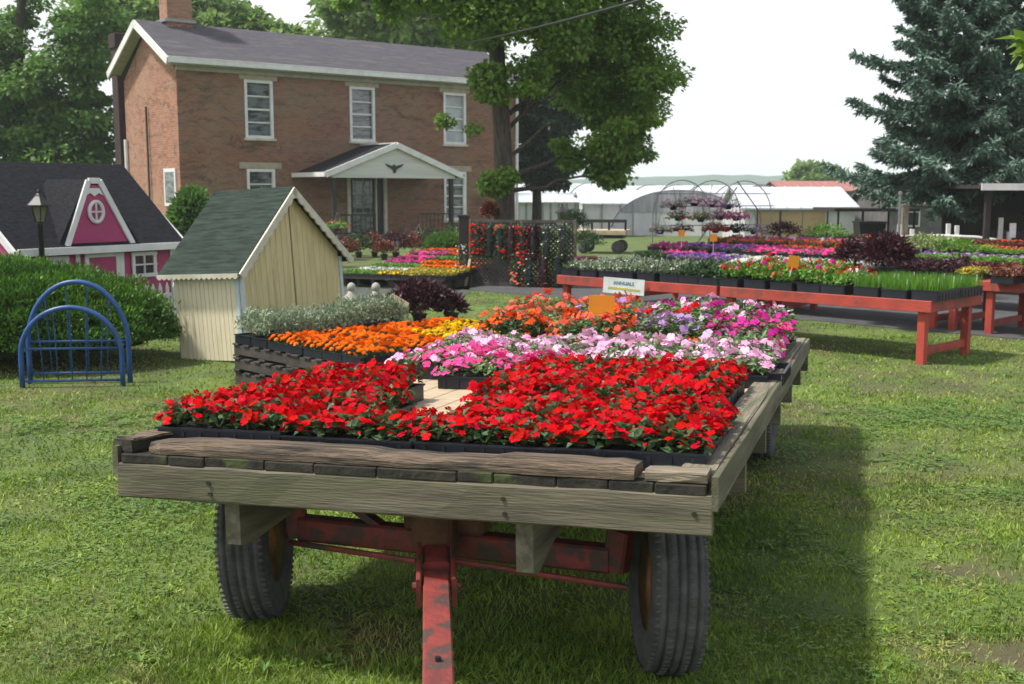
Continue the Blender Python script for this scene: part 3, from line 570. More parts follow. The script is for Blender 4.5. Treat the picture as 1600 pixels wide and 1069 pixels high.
# ================================================================ HEDGE, BED FRAMES, LAMP
def bush(name, label, cat, c, rad, nleaf, L, W, m, hull='dark_hull', power=2.6, up=.5, group=None, jit=.06):
    t = thing(name, label, cat, (c[0], c[1], 0), group=group); rad = np.array(rad)
    dirs = unit(rng.normal(size=(nleaf, 3))); dirs[:, 2] = np.abs(dirs[:, 2])*1.0-.12; dirs = unit(dirs)
    k = (np.abs(dirs)**power).sum(1)**(-1/power); lump = 1+.10*(vnoise(dirs[:, 0]*3+9, dirs[:, 1]*3+dirs[:, 2]*4, 2.5, 3)-.5)+.15*(vnoise(dirs[:, 0]*9+9, dirs[:, 1]*9+dirs[:, 2]*12, 2.5, 3)-.5)+.1*(rng.random(nleaf) < .012)*rng.random(nleaf)
    P = dirs*(k*lump)[:, None]*rad*(1-np.abs(rng.normal(0, jit, nleaf)))[:, None]; P[:, 2] = np.abs(P[:, 2]+c[2])
    D = unit(dirs/rad+rng.normal(0, .45, (nleaf, 3))+np.array([0, 0, up])); v, f = leaves(P, D, rng.normal(size=(nleaf, 3)), L*rng.uniform(.6, 1.3, nleaf), W)
    fast_mesh('foliage', v, f, m, t)
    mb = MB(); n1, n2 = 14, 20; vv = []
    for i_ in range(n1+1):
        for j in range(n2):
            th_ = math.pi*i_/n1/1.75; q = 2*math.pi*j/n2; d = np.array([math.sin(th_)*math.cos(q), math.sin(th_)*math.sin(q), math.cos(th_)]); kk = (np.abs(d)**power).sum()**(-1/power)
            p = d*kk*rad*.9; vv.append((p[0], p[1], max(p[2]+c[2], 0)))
    mb.add(vv, [(i_*n2+j, i_*n2+(j+1) % n2, (i_+1)*n2+(j+1) % n2, (i_+1)*n2+j) for i_ in range(n1) for j in range(n2)]); obj('shade_hull', mb, hull, t, True)  # near-black inner hull, painted stand-in for shade inside the foliage
    return t
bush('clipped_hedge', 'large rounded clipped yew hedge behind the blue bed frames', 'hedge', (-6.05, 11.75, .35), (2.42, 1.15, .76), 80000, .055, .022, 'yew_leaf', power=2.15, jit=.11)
def arch(X0, X1, y, H, straight, tube_r, pts=30):
    xc = (X0+X1)/2; rx = (X1-X0)/2
    return [(X0, y, -.02), (X0, y, straight*.5)]+[(xc-rx*math.cos(q), y, straight+(H-straight)*math.sin(q)) for q in np.linspace(0, math.pi, pts)]+[(X1, y, straight*.5), (X1, y, -.02)]
def bedframe(label, loc, rz, W_, H, straight, cross, spokes):
    t = thing('bed_frame', label, 'bed frame', loc, rz, 'blue metal bed ends in the grass')
    mb = MB(); mb.tube(arch(-W_/2, W_/2, 0, H, straight, .02), .024, 10); obj('arched_tube', mb, 'blue_enamel', t, True)
    mb = MB()
    for zz in cross: mb.tube([(-W_/2, 0, zz), (W_/2, 0, zz)], .012, 8)
    obj('cross_bar', mb, 'blue_enamel', t, True)
    for x, z0 in spokes:
        mb = MB(); zt = straight+(H-straight)*math.sqrt(max(0, 1-(x/(W_/2))**2))
        mb.tube([(x*.85, 0, z0), (x*.9, 0, (z0+zt)/2), (x*.97, 0, zt-.05), (x, 0, zt)], .006, 6); obj('spindle', mb, 'blue_enamel', t, True)
bedframe('taller blue arched metal headboard standing before the hedge', (-4.08, 10.45, 0), R(4), .92, .96, .38, (.1, .4), [(x, .1) for x in (-.3, -.1, .1, .3)])
bedframe('lower blue arched metal footboard in front of the taller headboard', (-4.07, 10.24, 0), R(6), .9, .74, .3, (.06, .36), [(x, .06) for x in (-.3, -.15, 0, .15, .3)])
def lamp_post(label, loc, h, s=1.):
    t = thing('lamp_post', label, 'lamp post', loc)
    mb = MB(); mb.lathe([(.06, 0), (.06, .08), (.035, .12), (.032, h-.42*s), (.045, h-.40*s), (.03, h-.38*s)], 12); obj('post', mb, 'black_metal', t, True)
    mb = MB(); mb.lathe([(.055*s, h-.38*s), (.095*s, h-.2*s)], 6); obj('lamp_glass', mb, 'lamp_glass', t)
    mb = MB(); mb.lathe([(.15*s, h-.2*s), (.15*s, h-.185*s), (.09*s, h-.13*s), (.05*s, h-.09*s), (.03*s, h-.06*s), (.018*s, h-.05*s), (.022*s, h-.03*s), (.006*s, h)], 6); obj('lamp_cap', mb, 'black_metal', t)
    mb = MB()
    for k in range(6):
        q = math.pi/3*k; mb.tube([(.057*s*math.cos(q), .057*s*math.sin(q), h-.38*s), (.1*s*math.cos(q), .1*s*math.sin(q), h-.19*s)], .006*s, 5)
    obj('lamp_frame', mb, 'black_metal', t)
lamp_post('black lantern lamp post rising behind the hedge before the pink playhouse', (-5.47, 13.05, 0), 1.83, 1.0)
lamp_post('distant black lantern post beyond the lattice, in front of white greenhouses', (1.38, 31, 0), 1.5, 1.4)

# ================================================================ TREES
def tree(name, label, cat, base, r0, top, lobes, nleaf, L, W, m, bark='bark', extra=None, limbs=22, rc=.42, group=None, lean=(0, 0), droop=.3, flat=.6):
    """trunk from base up to top (world), crown = leaves in clumps spread in ellipsoid lobes given in world coordinates"""
    b0 = np.array(base, float); t = thing(name, label, cat, base, group=group); tp = np.array(top, float)-b0
    mb = MB(); K = 14; path = []; 
    for k in range(K+1):
        s_ = k/K; path.append(tp*s_+np.array([math.sin(s_*7+base[0])*r0*.25, math.cos(s_*5)*r0*.25, 0])*(s_ > 0))
    rad = [r0*(1.35 if k == 0 else 1.0)*(1-.6*k/K) for k in range(K+1)]; mb.tube(path, rad, 12)
    C = []; S = []
    for (cx, cy, cz, rx, ry, rz, nc) in lobes:
        d = unit(rng.normal(size=(nc, 3))); q = rng.random(nc)**.45; C.append(np.array([cx, cy, cz])-b0+d*q[:, None]*np.array([rx, ry, rz])); S += [min(rc, max(rx, rz)*.6)]*nc
    C = np.concatenate(C); S = np.array(S)
    idx = rng.permutation(len(C))[:limbs]
    for i_ in idx:
        c = C[i_]; h = min(max(c[2]-.45*np.linalg.norm(c[:2]-tp[:2]*.5)-.3, tp[2]*.22), tp[2]*.95); s0 = h/tp[2]; a = tp*s0
        mid = a*.5+c*.5+np.array([0, 0, .2*np.linalg.norm(c-a)])+rng.normal(0, .1, 3)*np.linalg.norm(c-a)
        q_ = np.linspace(0, 1, 7)[:, None]; pts = a*(1-q_)**2+2*mid*q_*(1-q_)+c*q_**2; pts[1:-1] += rng.normal(0, .03, (5, 3))*np.linalg.norm(c-a); mb.tube(pts, np.linspace(r0*.28*(1-.5*s0), r0*.03, 7), 6)
    obj('trunk', mb, bark, t, True)
    per = max(1, nleaf//len(C)); n_ = per*len(C); sz = rng.uniform(.45, 1.3, len(C))
    G = rng.normal(size=(n_, 3)); G = unit(G)*(rng.random(n_)**.4)[:, None]
    Cc = np.repeat(C, per, 0); Ss = np.repeat(S*sz, per)[:, None]; P = Cc+G*Ss*np.array([1.25, 1.25, flat])
    D = unit(G*np.array([1, 1, .4])+rng.normal(0, .5, (n_, 3))+np.array([0, 0, -droop])); Nn = unit(rng.normal(0, .45, (n_, 3))+np.array([0, 0, 1.]))
    v, f = leaves(P, D, Nn, L*rng.uniform(.6, 1.2, n_), W*rng.uniform(.7, 1.2, n_), .18)
    fast_mesh('crown', v, f, m, t)
    if extra:
        C = []; 
        for (cx, cy, cz, rx, ry, rz, nc) in extra[0]:
            d = unit(rng.normal(size=(nc, 3)))*(rng.random(nc)**.4)[:, None]; C.append(np.array([cx, cy, cz])-b0+d*np.array([rx, ry, rz]))
        C = np.concatenate(C); n_ = len(C); G = unit(C+rng.normal(0, .5, C.shape)); D = unit(rng.normal(0, .6, (n_, 3))+np.array([0, -.2, -.3])); v, f = leaves(C, D, unit(rng.normal(0, .5, (n_, 3))+np.array([0, -.3, 1.])), L*rng.uniform(.6, 1.15, n_), W, .15)
        fast_mesh('sprouts', v, f, extra[1], t)
    return t
tree('maple_tree', 'big maple with rough trunk before the house, its limb drooping right', 'tree', (-.17, 22.3, 0), .225, (-.35, 22.2, 8.2),
     [(0, 22.6, 7.6, 3.8, 3.2, 2.0, 80), (-2.2, 22.3, 5.7, 1.3, 1.2, .6, 20), (-1.0, 22.3, 6.1, 1.0, 1.2, .7, 18), (.9, 22.6, 5.6, 1.6, 1.4, 1.0, 46), (2.0, 22.9, 4.9, 1.2, 1.2, .8, 38), (2.1, 23, 3.9, 1.1, 1.0, .95, 48), (2.2, 23, 3.0, .75, .9, .6, 32), (2.0, 22.8, 2.35, .3, .35, .5, 16), (1.2, 22.8, 4.3, .8, .8, .7, 28), (2.2, 23, 6.1, .6, .8, .9, 18), (1.15, 22.8, 2.6, .25, .3, .35, 5)],
     84000, .115, .085, 'maple_leaf', bark='bark', limbs=13, rc=.36,
     extra=([(-.55, 21.5, 5.0, 1.0, .5, .55, 1900), (.45, 21.3, 5.2, 1.2, .5, .7, 2600), (1.0, 21.4, 4.6, .6, .4, .4, 900), (-1.6, 21.4, 5.5, .7, .4, .4, 800), (-.45, 21.6, 3.95, .42, .35, .3, 700), (.35, 21.6, 4.1, .5, .35, .3, 500), (.3, 21.6, 3.75, .4, .3, .2, 420), (-.35, 21.6, 3.65, .4, .3, .22, 520), (-.34, 21.8, 1.95, .35, .3, .26, 640), (-.1, 21.8, 2.1, .25, .25, .2, 260), (-1.3, 21.6, 3.12, .22, .2, .14, 130), (-.75, 21.6, 3.0, .2, .2, .15, 70)], 'bright_leaf'))
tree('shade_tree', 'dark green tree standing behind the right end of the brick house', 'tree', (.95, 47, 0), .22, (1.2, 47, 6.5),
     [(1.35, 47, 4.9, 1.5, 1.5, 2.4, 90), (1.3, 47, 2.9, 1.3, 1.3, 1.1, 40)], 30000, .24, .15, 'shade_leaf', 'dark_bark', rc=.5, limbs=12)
tree('roadside_tree', 'dense green tree behind the pink playhouse at the left edge', 'tree', (-19.5, 44, 0), .35, (-18.6, 44, 9.5),
     [(-18.6, 44, 5.0, 3.4, 2, 2.2, 70), (-20.3, 44, 6.0, 1.6, 2, 1.4, 24), (-16.2, 44, 7.7, 1.1, 2, 1.6, 24), (-17.5, 44, 3.0, 2.6, 2, 1.2, 44), (-19.0, 44, 8.6, 1.2, 1, 1.6, 8)], 40000, .26, .17, 'dark_leaf', 'dark_bark', rc=.75, limbs=46)
BT = 'trees behind the brick house roof'
tree('backyard_tree', 'leafy tree behind the house chimney, nearest the left gable', 'tree', (-20.5, 60, 0), .4, (-20, 60, 13), [(-21, 60, 11.0, 2.0, 3, 1.8, 30), (-18.0, 60, 10.5, 2.2, 3, 3, 50)], 17000, .42, .28, 'back_leaf', 'dark_bark', rc=.95, limbs=20, group=BT)
tree('backyard_tree', 'pale leafy tree showing low above the left half of the house roof', 'tree', (-14.6, 62, 0), .4, (-14.6, 62, 10.5), [(-15.8, 62, 10.3, 2.4, 3, 1.8, 60), (-12.9, 62, 9.5, 1.6, 3, 1.3, 40), (-14.5, 62, 7.2, 3, 3, 2, 40)], 22000, .42, .28, 'back_leaf', 'dark_bark', rc=.85, limbs=16, group=BT)
tree('backyard_tree', 'tall leafy tree above the middle of the house roof', 'tree', (-6.6, 60, 0), .4, (-6.4, 60, 13), [(-6.6, 60, 11.6, 3.6, 3, 2.8, 110), (-3.0, 60, 10.8, 2.4, 2.4, 2.6, 60)], 34000, .42, .28, 'back_leaf', 'dark_bark', rc=.95, limbs=24, group=BT)
tree('leafy_tree', 'bright green tree whose leaves hang in at the right edge', 'tree', (4.5, 6.3, 0), .12, (4.4, 6.3, 4.4),
     [(4.5, 6.3, 4.2, 1.0, 1.0, .9, 24), (3.5, 6.2, 3.4, .6, .5, .4, 10), (2.93, 6.1, 2.56, .13, .2, .14, 9)], 3200, .13, .085, 'bright_leaf', rc=.24, limbs=14)
for k, (x, y, rx, hh, lb) in enumerate(((17.5, 118, 3.2, 4.6, 'round distant tree above the red roof line left of the spruce'), (-1, 130, 6, 4.0, 'low distant tree beyond the white greenhouses behind the maple'))):
    tree('distant_tree', lb, 'tree', (x+14 if k == 0 else x, y, 0), .3, (x+14 if k == 0 else x, y, hh*.8), [((x+14 if k == 0 else x), y, hh*.62, rx, 2.5, hh*.4, 40)], 5000, .6, .4, 'back_leaf', 'dark_bark', rc=1.0, limbs=6)
def spruce(base, H, Rb, zb):
    t = thing('spruce_tree', 'tall blue-green spruce with drooping boughs at the right', 'tree', base); mb = MB()
    mb.tube([(0, 0, 0), (.03, 0, H*.5), (0, 0, H)], [.27, .17, .03], 10); Ps, Ds, Ls, Ns = [], [], [], []
    z = zb
    while z < H-.3:
        fr = (z-zb)/(H-zb); Rz_ = Rb*(1-fr)**.82*(.86+.14*math.sin(z*5)); nb = 10 if fr < .7 else 6; off = rng.uniform(0, 6.28)
        for k in range(nb):
            q = off+2*math.pi*k/nb+rng.normal(0, .16); Lb = Rz_*rng.uniform(.62, 1.14); out = np.array([math.cos(q), math.sin(q), 0]); side = np.array([-math.sin(q), math.cos(q), 0])
            sg = np.linspace(0, 1, 12)[:, None]; up = (.10-.34*(1-fr))*Lb; pts = np.array([0, 0, z+rng.normal(0, .12)])+out*Lb*sg+np.array([0, 0, 1.])*(up*np.sin(sg*1.9)+.16*Lb*sg**3)
            mb.tube(pts[:10], np.linspace(.045*(1-fr)+.012, .006, 10), 5, cap=False)
            nt_ = int(16*Lb/2.6)+6
            for j in range(nt_):
                s_ = .22+.78*(j+.5)/nt_; p = np.array([np.interp(s_, sg[:, 0], pts[:, a]) for a in range(3)])
                for sd in (-1, 1):
                    tl = (.62*(1-s_)**.6+.12)*Lb*.36*rng.uniform(.7, 1.25); td = unit(out*.75+side*sd*.9+np.array([0, 0, -.18+rng.normal(0, .12)])); m_ = int(15+tl*30)
                    ss = rng.random(m_)*tl; Pn = p+td*ss[:, None]+np.array([0, 0, -1.])*(ss**2*.35)[:, None]
                    dd_ = unit(td*.9+rng.normal(0, .45, (m_, 3))+np.array([0, 0, -.25])); Ps.append(Pn); Ds.append(dd_); Ls.append(rng.uniform(.09, .2, m_))
        z += .33*(1-.3*fr)
    obj('trunk', mb, 'dark_bark', t, True); P, D, L_ = np.concatenate(Ps), np.concatenate(Ds), np.concatenate(Ls)
    v, f = leaves(P, D, unit(rng.normal(0, .6, P.shape)+np.array([0, 0, 1.])), L_, .056, .1); fast_mesh('crown', v, f, 'spruce_needle', t)
spruce((10.75, 27, 0), 13.5, 3.15, 2.05)
# shrubs by the house
bush('climbing_shrub', 'tall dark shrub against the left corner of the brick house', 'shrub', (-7.5, 26.5, .9), (.55, .5, .95), 5000, .14, .09, 'dark_leaf', power=2, jit=.3)
bush('foundation_shrub', 'low green shrub in front of the house, above the shed roof', 'shrub', (-6.5, 29, .9), (1.2, .6, .85), 6000, .14, .09, 'dark_leaf', power=2, jit=.3)
bush('porch_shrub', 'small clipped dark shrub to the right of the porch', 'shrub', (-1.6, 27.5, .3), (.55, .45, .45), 3000, .1, .06, 'dark_leaf', power=2.4)

# ================================================================ FLAT RACK WAGON
def Rw(yaw, pi_, ro):
    cy, sy = math.cos(yaw), math.sin(yaw)
    Rz = np.array([[cy, sy, 0], [-sy, cy, 0], [0, 0, 1]]); Rx = np.array([[1, 0, 0], [0, math.cos(pi_), -math.sin(pi_)], [0, math.sin(pi_), math.cos(pi_)]]); Ry = np.array([[math.cos(ro), 0, math.sin(ro)], [0, 1, 0], [-math.sin(ro), 0, math.cos(ro)]])
    return Rz@Rx@Ry
WM = Rw(.313, -.038, -.025); WO = np.array([-.429, 3.791, .809])
def deckpt(u, v, w=0.): return WO+WM@np.array([u, v, w])
def todeck(p): return WM.T@(np.array(p)-WO)
def gnd(u, v, z=0.): return np.array([WO[0]+math.cos(.313)*u+math.sin(.313)*v, WO[1]-math.sin(.313)*u+math.cos(.313)*v, z])
wag = bpy.data.objects.new('hay_wagon', None); sc.collection.objects.link(wag)
m4 = Matrix.Identity(4)
for a in range(3):
    for b_ in range(3): m4[a][b_] = WM[a, b_]
    m4[a][3] = WO[a]
wag.matrix_world = m4; WROT = m4.to_euler()
tag(wag, 'old flat wooden hay wagon with rusty red running gear carrying trays of flowers', 'wagon')
WL = 5.15
mb = MB(); mb.beam((-1.115, .022, -.068), (1.115, .022, -.066), .05, .135, n=14, jit=.0018, ch=.008); obj('front_beam', mb, 'grey_wood', wag)
mb = MB(); 
for k in range(15): 
    u0 = -1.1+k*2.2/15; mb.box((u0+.073, WL/2+.05, .014), (.141, WL-.1, .03), ch=.003)
obj('deck_boards', mb, 'plywood', wag)
mb = MB()
u0 = -1.1; cuts = []
while u0 < 1.09: w_ = min(rng.uniform(.12, .3), 1.1-u0); mb.box((u0+w_/2, .035+rng.normal(0, .003), .016+rng.normal(0, .0015)), (w_-.003, .07, .036), ch=.004); u0 += w_
obj('deck_edge', mb, 'wet_wood', wag)
# weathered cap board along the front, worn away at the left
mb = MB(); N = 30; xs_ = np.linspace(-.99, .865, N)
sec = []
for k, x in enumerate(xs_):
    e = min(1, k/2.5, (N-1-k)/1.2+.45); hgt = .052*(.72+.28*e)+rng.normal(0, .0022)-.012*(k > 14)*(k < 22); fr = .004+rng.normal(0, .0022)+(.02 if k == 0 else 0)
    sec.append([(x, fr, .036), (x, fr-.002, .036+hgt*.45), (x, fr+.012, .036+hgt), (x, .075+rng.normal(0, .002), .036+hgt*.97), (x, .155, .036+hgt*.85), (x, .158, .036)])
v = [p for s_ in sec for p in s_]; f = [(k*6+j, k*6+(j+1) % 6, (k+1)*6+(j+1) % 6, (k+1)*6+j) for k in range(N-1) for j in range(6)]+[tuple(range(5, -1, -1)), tuple((N-1)*6+j for j in range(6))]
mb.add(v, f); obj('cap_board', mb, 'brown_wood', wag)
mb = MB(); mb.beam((-1.105, .02, .058), (-1.02, .34, .058), .115, .045, n=4, jit=.003, ch=.01); obj('corner_block', mb, 'wet_wood', wag)
mb = MB(); mb.beam((-1.1, .03, .083), (-1.0, .33, .084), .105, .012, n=5, jit=.003, ch=.003); obj('corner_block', mb, 'brown_wood', wag)
mb = MB(); mb.beam((.9, .055, .054), (1.1, .055, .054), .1, .034, n=3, jit=.002, ch=.006); obj('corner_block', mb, 'old_wood', wag)
for s_ in (-1, 1):
    mb = MB(); mb.beam((s_*1.055, .115, .05), (s_*1.055, WL, .05), .11, .03, n=12, jit=.002, ch=.005); obj('side_rail', mb, 'old_wood_y', wag)
    mb = MB(); mb.beam((s_*1.125, .0, .006), (s_*1.125, WL, .006), .022, .11, n=12, jit=.0012, ch=.004); obj('side_board', mb, 'grey_wood_y', wag)
for k in range(6):
    vv = .85+.84*k; mb = MB(); mb.beam((-1.13 if k else -1.0, vv, -.09), (1.13, vv, -.09), .06, .165, n=6, jit=.001, ch=.005); obj('cross_joist', mb, 'grey_wood', wag)
for u in (-.66, .475):   # the two long joists; their front ends are cut on the slant
    mb = MB(); mb.prism([(.05, -.137), (.055, -.315), (.10, -.335), (.62, -.175), (WL-.2, -.175), (WL-.2, -.137)] if u > 0 else [(.05, -.137), (.055, -.30), (.10, -.315), (1.15, -.175), (WL-.2, -.175), (WL-.2, -.137)], (u-.03, 0, 0), (0, 1, 0), (0, 0, 1), (.062, 0, 0))
    obj('long_joist', mb, 'grey_wood_y', wag)
for u_, w_ in ((-.72, -.06), (-.715, -.1), (.42, -.05), (.425, -.1), (1.06, -.06)):
    mb = MB(); mb.tube([(u_, -.008, w_), (u_, .002, w_)], .008, 8); obj('bolt', mb, 'wet_wood', wag)
mb = MB(); mb.box((-.637, .1, -.2), (.012, .05, .13)); obj('strap', mb, 'red_rust', wag)
# running gear (coordinates on the ground frame, brought into the wagon's)
def G(u, v, z): return tuple(todeck(gnd(u, v, z)))
T_, A_, LB = 1.754, .58, 3.578
for side_, v0 in (('front', A_), ('rear', A_+LB)):
    mb = MB(); mb.beam(G(-.72, v0, .60), G(.72, v0, .60), .12, .13, ch=.012); obj('bolster', mb, 'red_rust', wag)
    mb = MB(); mb.beam(G(-.66, v0, .40), G(.66, v0, .40), .09, .10, ch=.01)
    for s_ in (-1, 1):
        mb.beam(G(s_*.68, v0, .36), G(s_*.70, v0, .52), .08, .09, ch=.01)
        mb.beam(G(s_*.3, v0, .44), G(s_*.5, v0, .56), .06, .03)
    obj('axle', mb, 'red_rust' if side_ == 'front' else 'rust', wag)
mb = MB(); mb.beam(G(0, A_, .44), G(0, A_+LB, .44), .11, .11, ch=.01); obj('reach_pole', mb, 'red_rust', wag)
tv = A_-.2
mb = MB(); mb.box(G(-.0, A_-.02, .52), (.34, .12, .13), ch=.015); mb.box(G(-.02, A_-.1, .47), (.17, .1, .16), ch=.012)
mb.tube([G(-.02, A_-.1, .36), G(-.02, A_-.1, .62)], .03, 12); obj('pivot', mb, 'rust', wag)
# tongue pointing at the viewer
p0 = np.array((-.283, 4.02, .43)); p1 = np.array((-.135, 2.05, .20)); dn = unit(p1-p0); sdv = unit(np.cross(dn, (0, 0, 1)))
mb = MB(); mb.beam(todeck(p0+dn*.16), todeck(p1), .094, .075, up=WM.T@np.array((0, 0, 1.)), n=10, jit=.0006, ch=.006); tg_ = obj('tongue', mb, 'red_rust', wag)
mb = MB(); mb.tube([todeck(p0+dn*.78+np.array((0, 0, .036))), todeck(p0+dn*.78+np.array((0, 0, .05)))], .01, 8); obj('bolt', mb, 'black_metal', tg_)
mb = MB()
for s_ in (-1, 1): mb.beam(todeck(p0+sdv*s_*.062+dn*-.05), todeck(p0+sdv*s_*.062+dn*.26), .018, .11, up=WM.T@np.array((0, 0, 1.)), ch=.004)
mb.beam(todeck(p0+dn*-.05), todeck(p0+dn*.10), .10, .09, up=WM.T@np.array((0, 0, 1.)), ch=.01); mb.tube([todeck(p0+sdv*-.085+dn*.2), todeck(p0+sdv*.085+dn*.2)], .016, 8); obj('clevis', mb, 'red_rust', wag)
wl, wr = gnd(-T_/2, A_, .345), gnd(T_/2, A_, .345)
for ww_, s_ in ((wl, -1), (wr, 1)):
    mb = MB(); q0 = p0+np.array((.07*s_, .0, 0)); q1 = ww_+np.array((-s_*.16, -.1, -.0)); mb.tube([todeck(q0), todeck(q1)], .0125, 8); obj('tie_rod', mb, 'red_rust', wag)
def wheel(loc, heading, camber=0.):
    """tyre around local x axis"""
    Rt, Wt = .345, .195
    prof = [(.19, -.075), (.2, -.088), (.235, -.1), (.28, -.1), (.315, -.09)]
    gx = [(-.075, 0), (-.06, 0), (-.056, 1), (-.050, 1), (-.046, 0), (-.022, 0), (-.018, 1), (-.012, 1), (-.008, 0), (.008, 0), (.012, 1), (.018, 1), (.022, 0), (.046, 0), (.05, 1), (.056, 1), (.06, 0), (.075, 0)]
    for x, g in gx: prof.append((Rt-.012*(abs(x)/.08)**2-(.011 if g else 0), x))
    prof += [(.315, .09), (.28, .1), (.235, .1), (.2, .088), (.19, .075), (.185, 0), (.19, -.075)]
    R3 = Matrix.Rotation(-heading, 3, 'Z') @ Matrix.Rotation(camber, 3, 'Y'); R3 = np.array(WM).T@np.array(R3); lo = todeck(loc)
    def put(name, mb, m, par, sm=False):
        vv = np.concatenate(mb.v)@R3.T+lo; return mesh_obj(name, vv, mb.f, m, par, sm)
    mb = MB(); mb.lathe(prof, 64, axis='x')
    for k in range(76):
        q = 2*math.pi*k/76
        for x in (-.083, .083, -.034, .034):
            r_ = Rt-.004 if abs(x) < .05 else Rt-.016; cq, sq = math.cos(q), math.sin(q)
            mb.beam((x-.012, r_*cq, r_*sq), (x+.012, r_*cq+ .0, r_*sq), .012, .009, up=(0, cq, sq), ch=.001)
    put('tyre', mb, 'rubber', wag, True)
    mb = MB(); mb.lathe([(.192, -.078), (.178, -.074), (.17, -.03), (.165, .0), (.155, .02), (.1, .028), (.07, .03), (.06, -.02), (.045, -.05), (.0, -.052)], 36, axis='x'); mb.lathe([(.192, .078), (.178, .074), (.17, .03), (.165, .0)], 36, axis='x')
    mb.lathe([(.001, -.052), (.04, -.06), (.04, .07), (.0, .075)], 14, axis='x')
    rm = put('rim', mb, 'rim_orange', wag, True)
wheel(gnd(-T_/2, A_, .34), -.015, R(-3)); wheel(gnd(T_/2, A_, .34), -.035, R(2)); wheel(gnd(-T_/2, A_+LB, .34), .313); wheel(gnd(T_/2, A_+LB, .34), .313)

# ================================================================ PLANT TRAYS
TRAYMESH = {}
petal('petal_orange', (.85, .2, .003), (.8, .12, .002)); petal('petal_yellow', (.85, .58, .01), (.8, .45, .005)); petal('petal_white', (.75, .76, .7)); petal('petal_purple', (.2, .07, .38), (.3, .13, .5)); petal('petal_magenta', (.62, .03, .33)); petal('petal_lilac', (.55, .33, .66)); petal('petal_redor', (.8, .06, .012), (.85, .16, .02))
LEAFM = dict(rgreen=((.075, .14, .05), (.035, .08, .028)), lgreen=((.17, .28, .1), (.09, .18, .06)), dgreen=((.04, .1, .025), (.02, .055, .015)), silver=((.3, .37, .24), (.17, .23, .14)), bgreen=((.14, .32, .03), (.09, .22, .02)), dpurple=((.075, .014, .028), (.03, .008, .016)), lime=((.42, .42, .05), (.28, .2, .03)), rust=((.22, .06, .03), (.1, .025, .02)), grey=((.17, .23, .13), (.09, .14, .07)))
for k_, (a, b_) in LEAFM.items(): mat('leaf_'+k_, a, .5, b_, 7, island=.3, trans=.25)
# kind: leaf material, leaf length, width, number, height, [(petal, radius, number, petals)], style
K = dict(
 red_impatiens=('rgreen', .05, .028, 560, .155, [('petal_red', .0175, 340, 5)], 'm'),
 pink_petunia=('lgreen', .05, .022, 420, .175, [('petal_pink', .026, 105, 5)], 'm'),
 palepink_petunia=('lgreen', .05, .022, 460, .165, [('petal_pink', .024, 72, 5)], 'm'),
 hotpink_petunia=('lgreen', .05, .022, 420, .16, [('petal_hot', .027, 90, 5), ('petal_pink', .028, 12, 5)], 'm'),
 coral_geranium=('lgreen', .05, .03, 340, .15, [('petal_coral', .022, 110, 5)], 'm'),
 orange_impatiens=('rgreen', .05, .028, 340, .12, [('petal_redor', .022, 125, 5)], 'm'),
 lilac_petunia=('lgreen', .05, .022, 340, .14, [('petal_lilac', .025, 75, 5)], 'm'),
 mixed_petunia=('lgreen', .05, .025, 380, .17, [('petal_magenta', .024, 36, 5), ('petal_pink', .028, 22, 5), ('petal_white', .022, 8, 5)], 'm'),
 red_petunia=('lgreen', .05, .025, 380, .15, [('petal_red', .026, 44, 5), ('petal_white', .022, 6, 5)], 'm'),
 orange_marigold=('dgreen', .04, .012, 700, .12, [('petal_orange', .024, 105, 8)], 'p'),
 yellow_marigold=('dgreen', .04, .012, 700, .12, [('petal_yellow', .024, 105, 8)], 'p'),
 dusty_miller=('silver', .055, .014, 1300, .27, [], 't'),
 green_seedling=('bgreen', .11, .006, 800, .17, [], 'g'),
 pale_foliage=('grey', .055, .02, 420, .15, [('petal_white', .012, 26, 5)], 'm'),
 red_salvia=('bgreen', .055, .028, 420, .2, [('petal_red', .022, 26, 5), ('petal_coral', .022, 18, 5), ('petal_magenta', .02, 8, 5)], 'm'),
 white_alyssum=('grey', .04, .015, 240, .12, [('petal_white', .019, 150, 5)], 'm'),
 purple_salvia=('grey', .04, .015, 300, .16, [('petal_purple', .022, 100, 5)], 'm'),
 magenta_petunia=('lgreen', .05, .025, 220, .13, [('petal_magenta', .025, 75, 5), ('petal_hot', .025, 60, 5)], 'm'),
 dark_coleus=('dpurple', .07, .035, 330, .22, [], 'm'),
 lime_coleus=('lime', .065, .035, 330, .15, [('petal_yellow', .02, 20, 5)], 'm'),
 rust_coleus=('rust', .06, .032, 330, .17, [], 'm'),
 green_herb=('bgreen', .045, .022, 460, .14, [], 'm'),
 dark_herb=('dgreen', .05, .025, 460, .17, [], 'm'))
DESC = dict(red_impatiens='red impatiens', pink_petunia='pale pink petunias', palepink_petunia='pink petunias among green leaves', hotpink_petunia='hot pink petunias', coral_geranium='coral red flowers', orange_impatiens='orange-red impatiens', lilac_petunia='lilac petunias', mixed_petunia='mixed magenta and white petunias', red_petunia='bright red petunias', orange_marigold='orange marigolds', yellow_marigold='yellow marigolds', dusty_miller='silvery dusty miller', green_seedling='thin bright green seedlings', pale_foliage='grey-green bedding plants', red_salvia='red and coral blooms', white_alyssum='white flowers', purple_salvia='purple flowers', magenta_petunia='magenta petunias', dark_coleus='dark purple foliage', lime_coleus='yellow-green coleus', rust_coleus='rust red foliage', green_herb='bright green plants', dark_herb='dark green plants')
def fm(name, v, f, m):
    me = bpy.data.meshes.new(name); F, k = f.shape; me.vertices.add(len(v)); me.vertices.foreach_set('co', v.astype(np.float32).ravel()); me.loops.add(F*k); me.loops.foreach_set('vertex_index', f.astype(np.int32).ravel())
    me.polygons.add(F); me.polygons.foreach_set('loop_start', (np.arange(F)*k).astype(np.int32)); me.update(calc_edges=True); me.materials.append(MATS[m]); return me
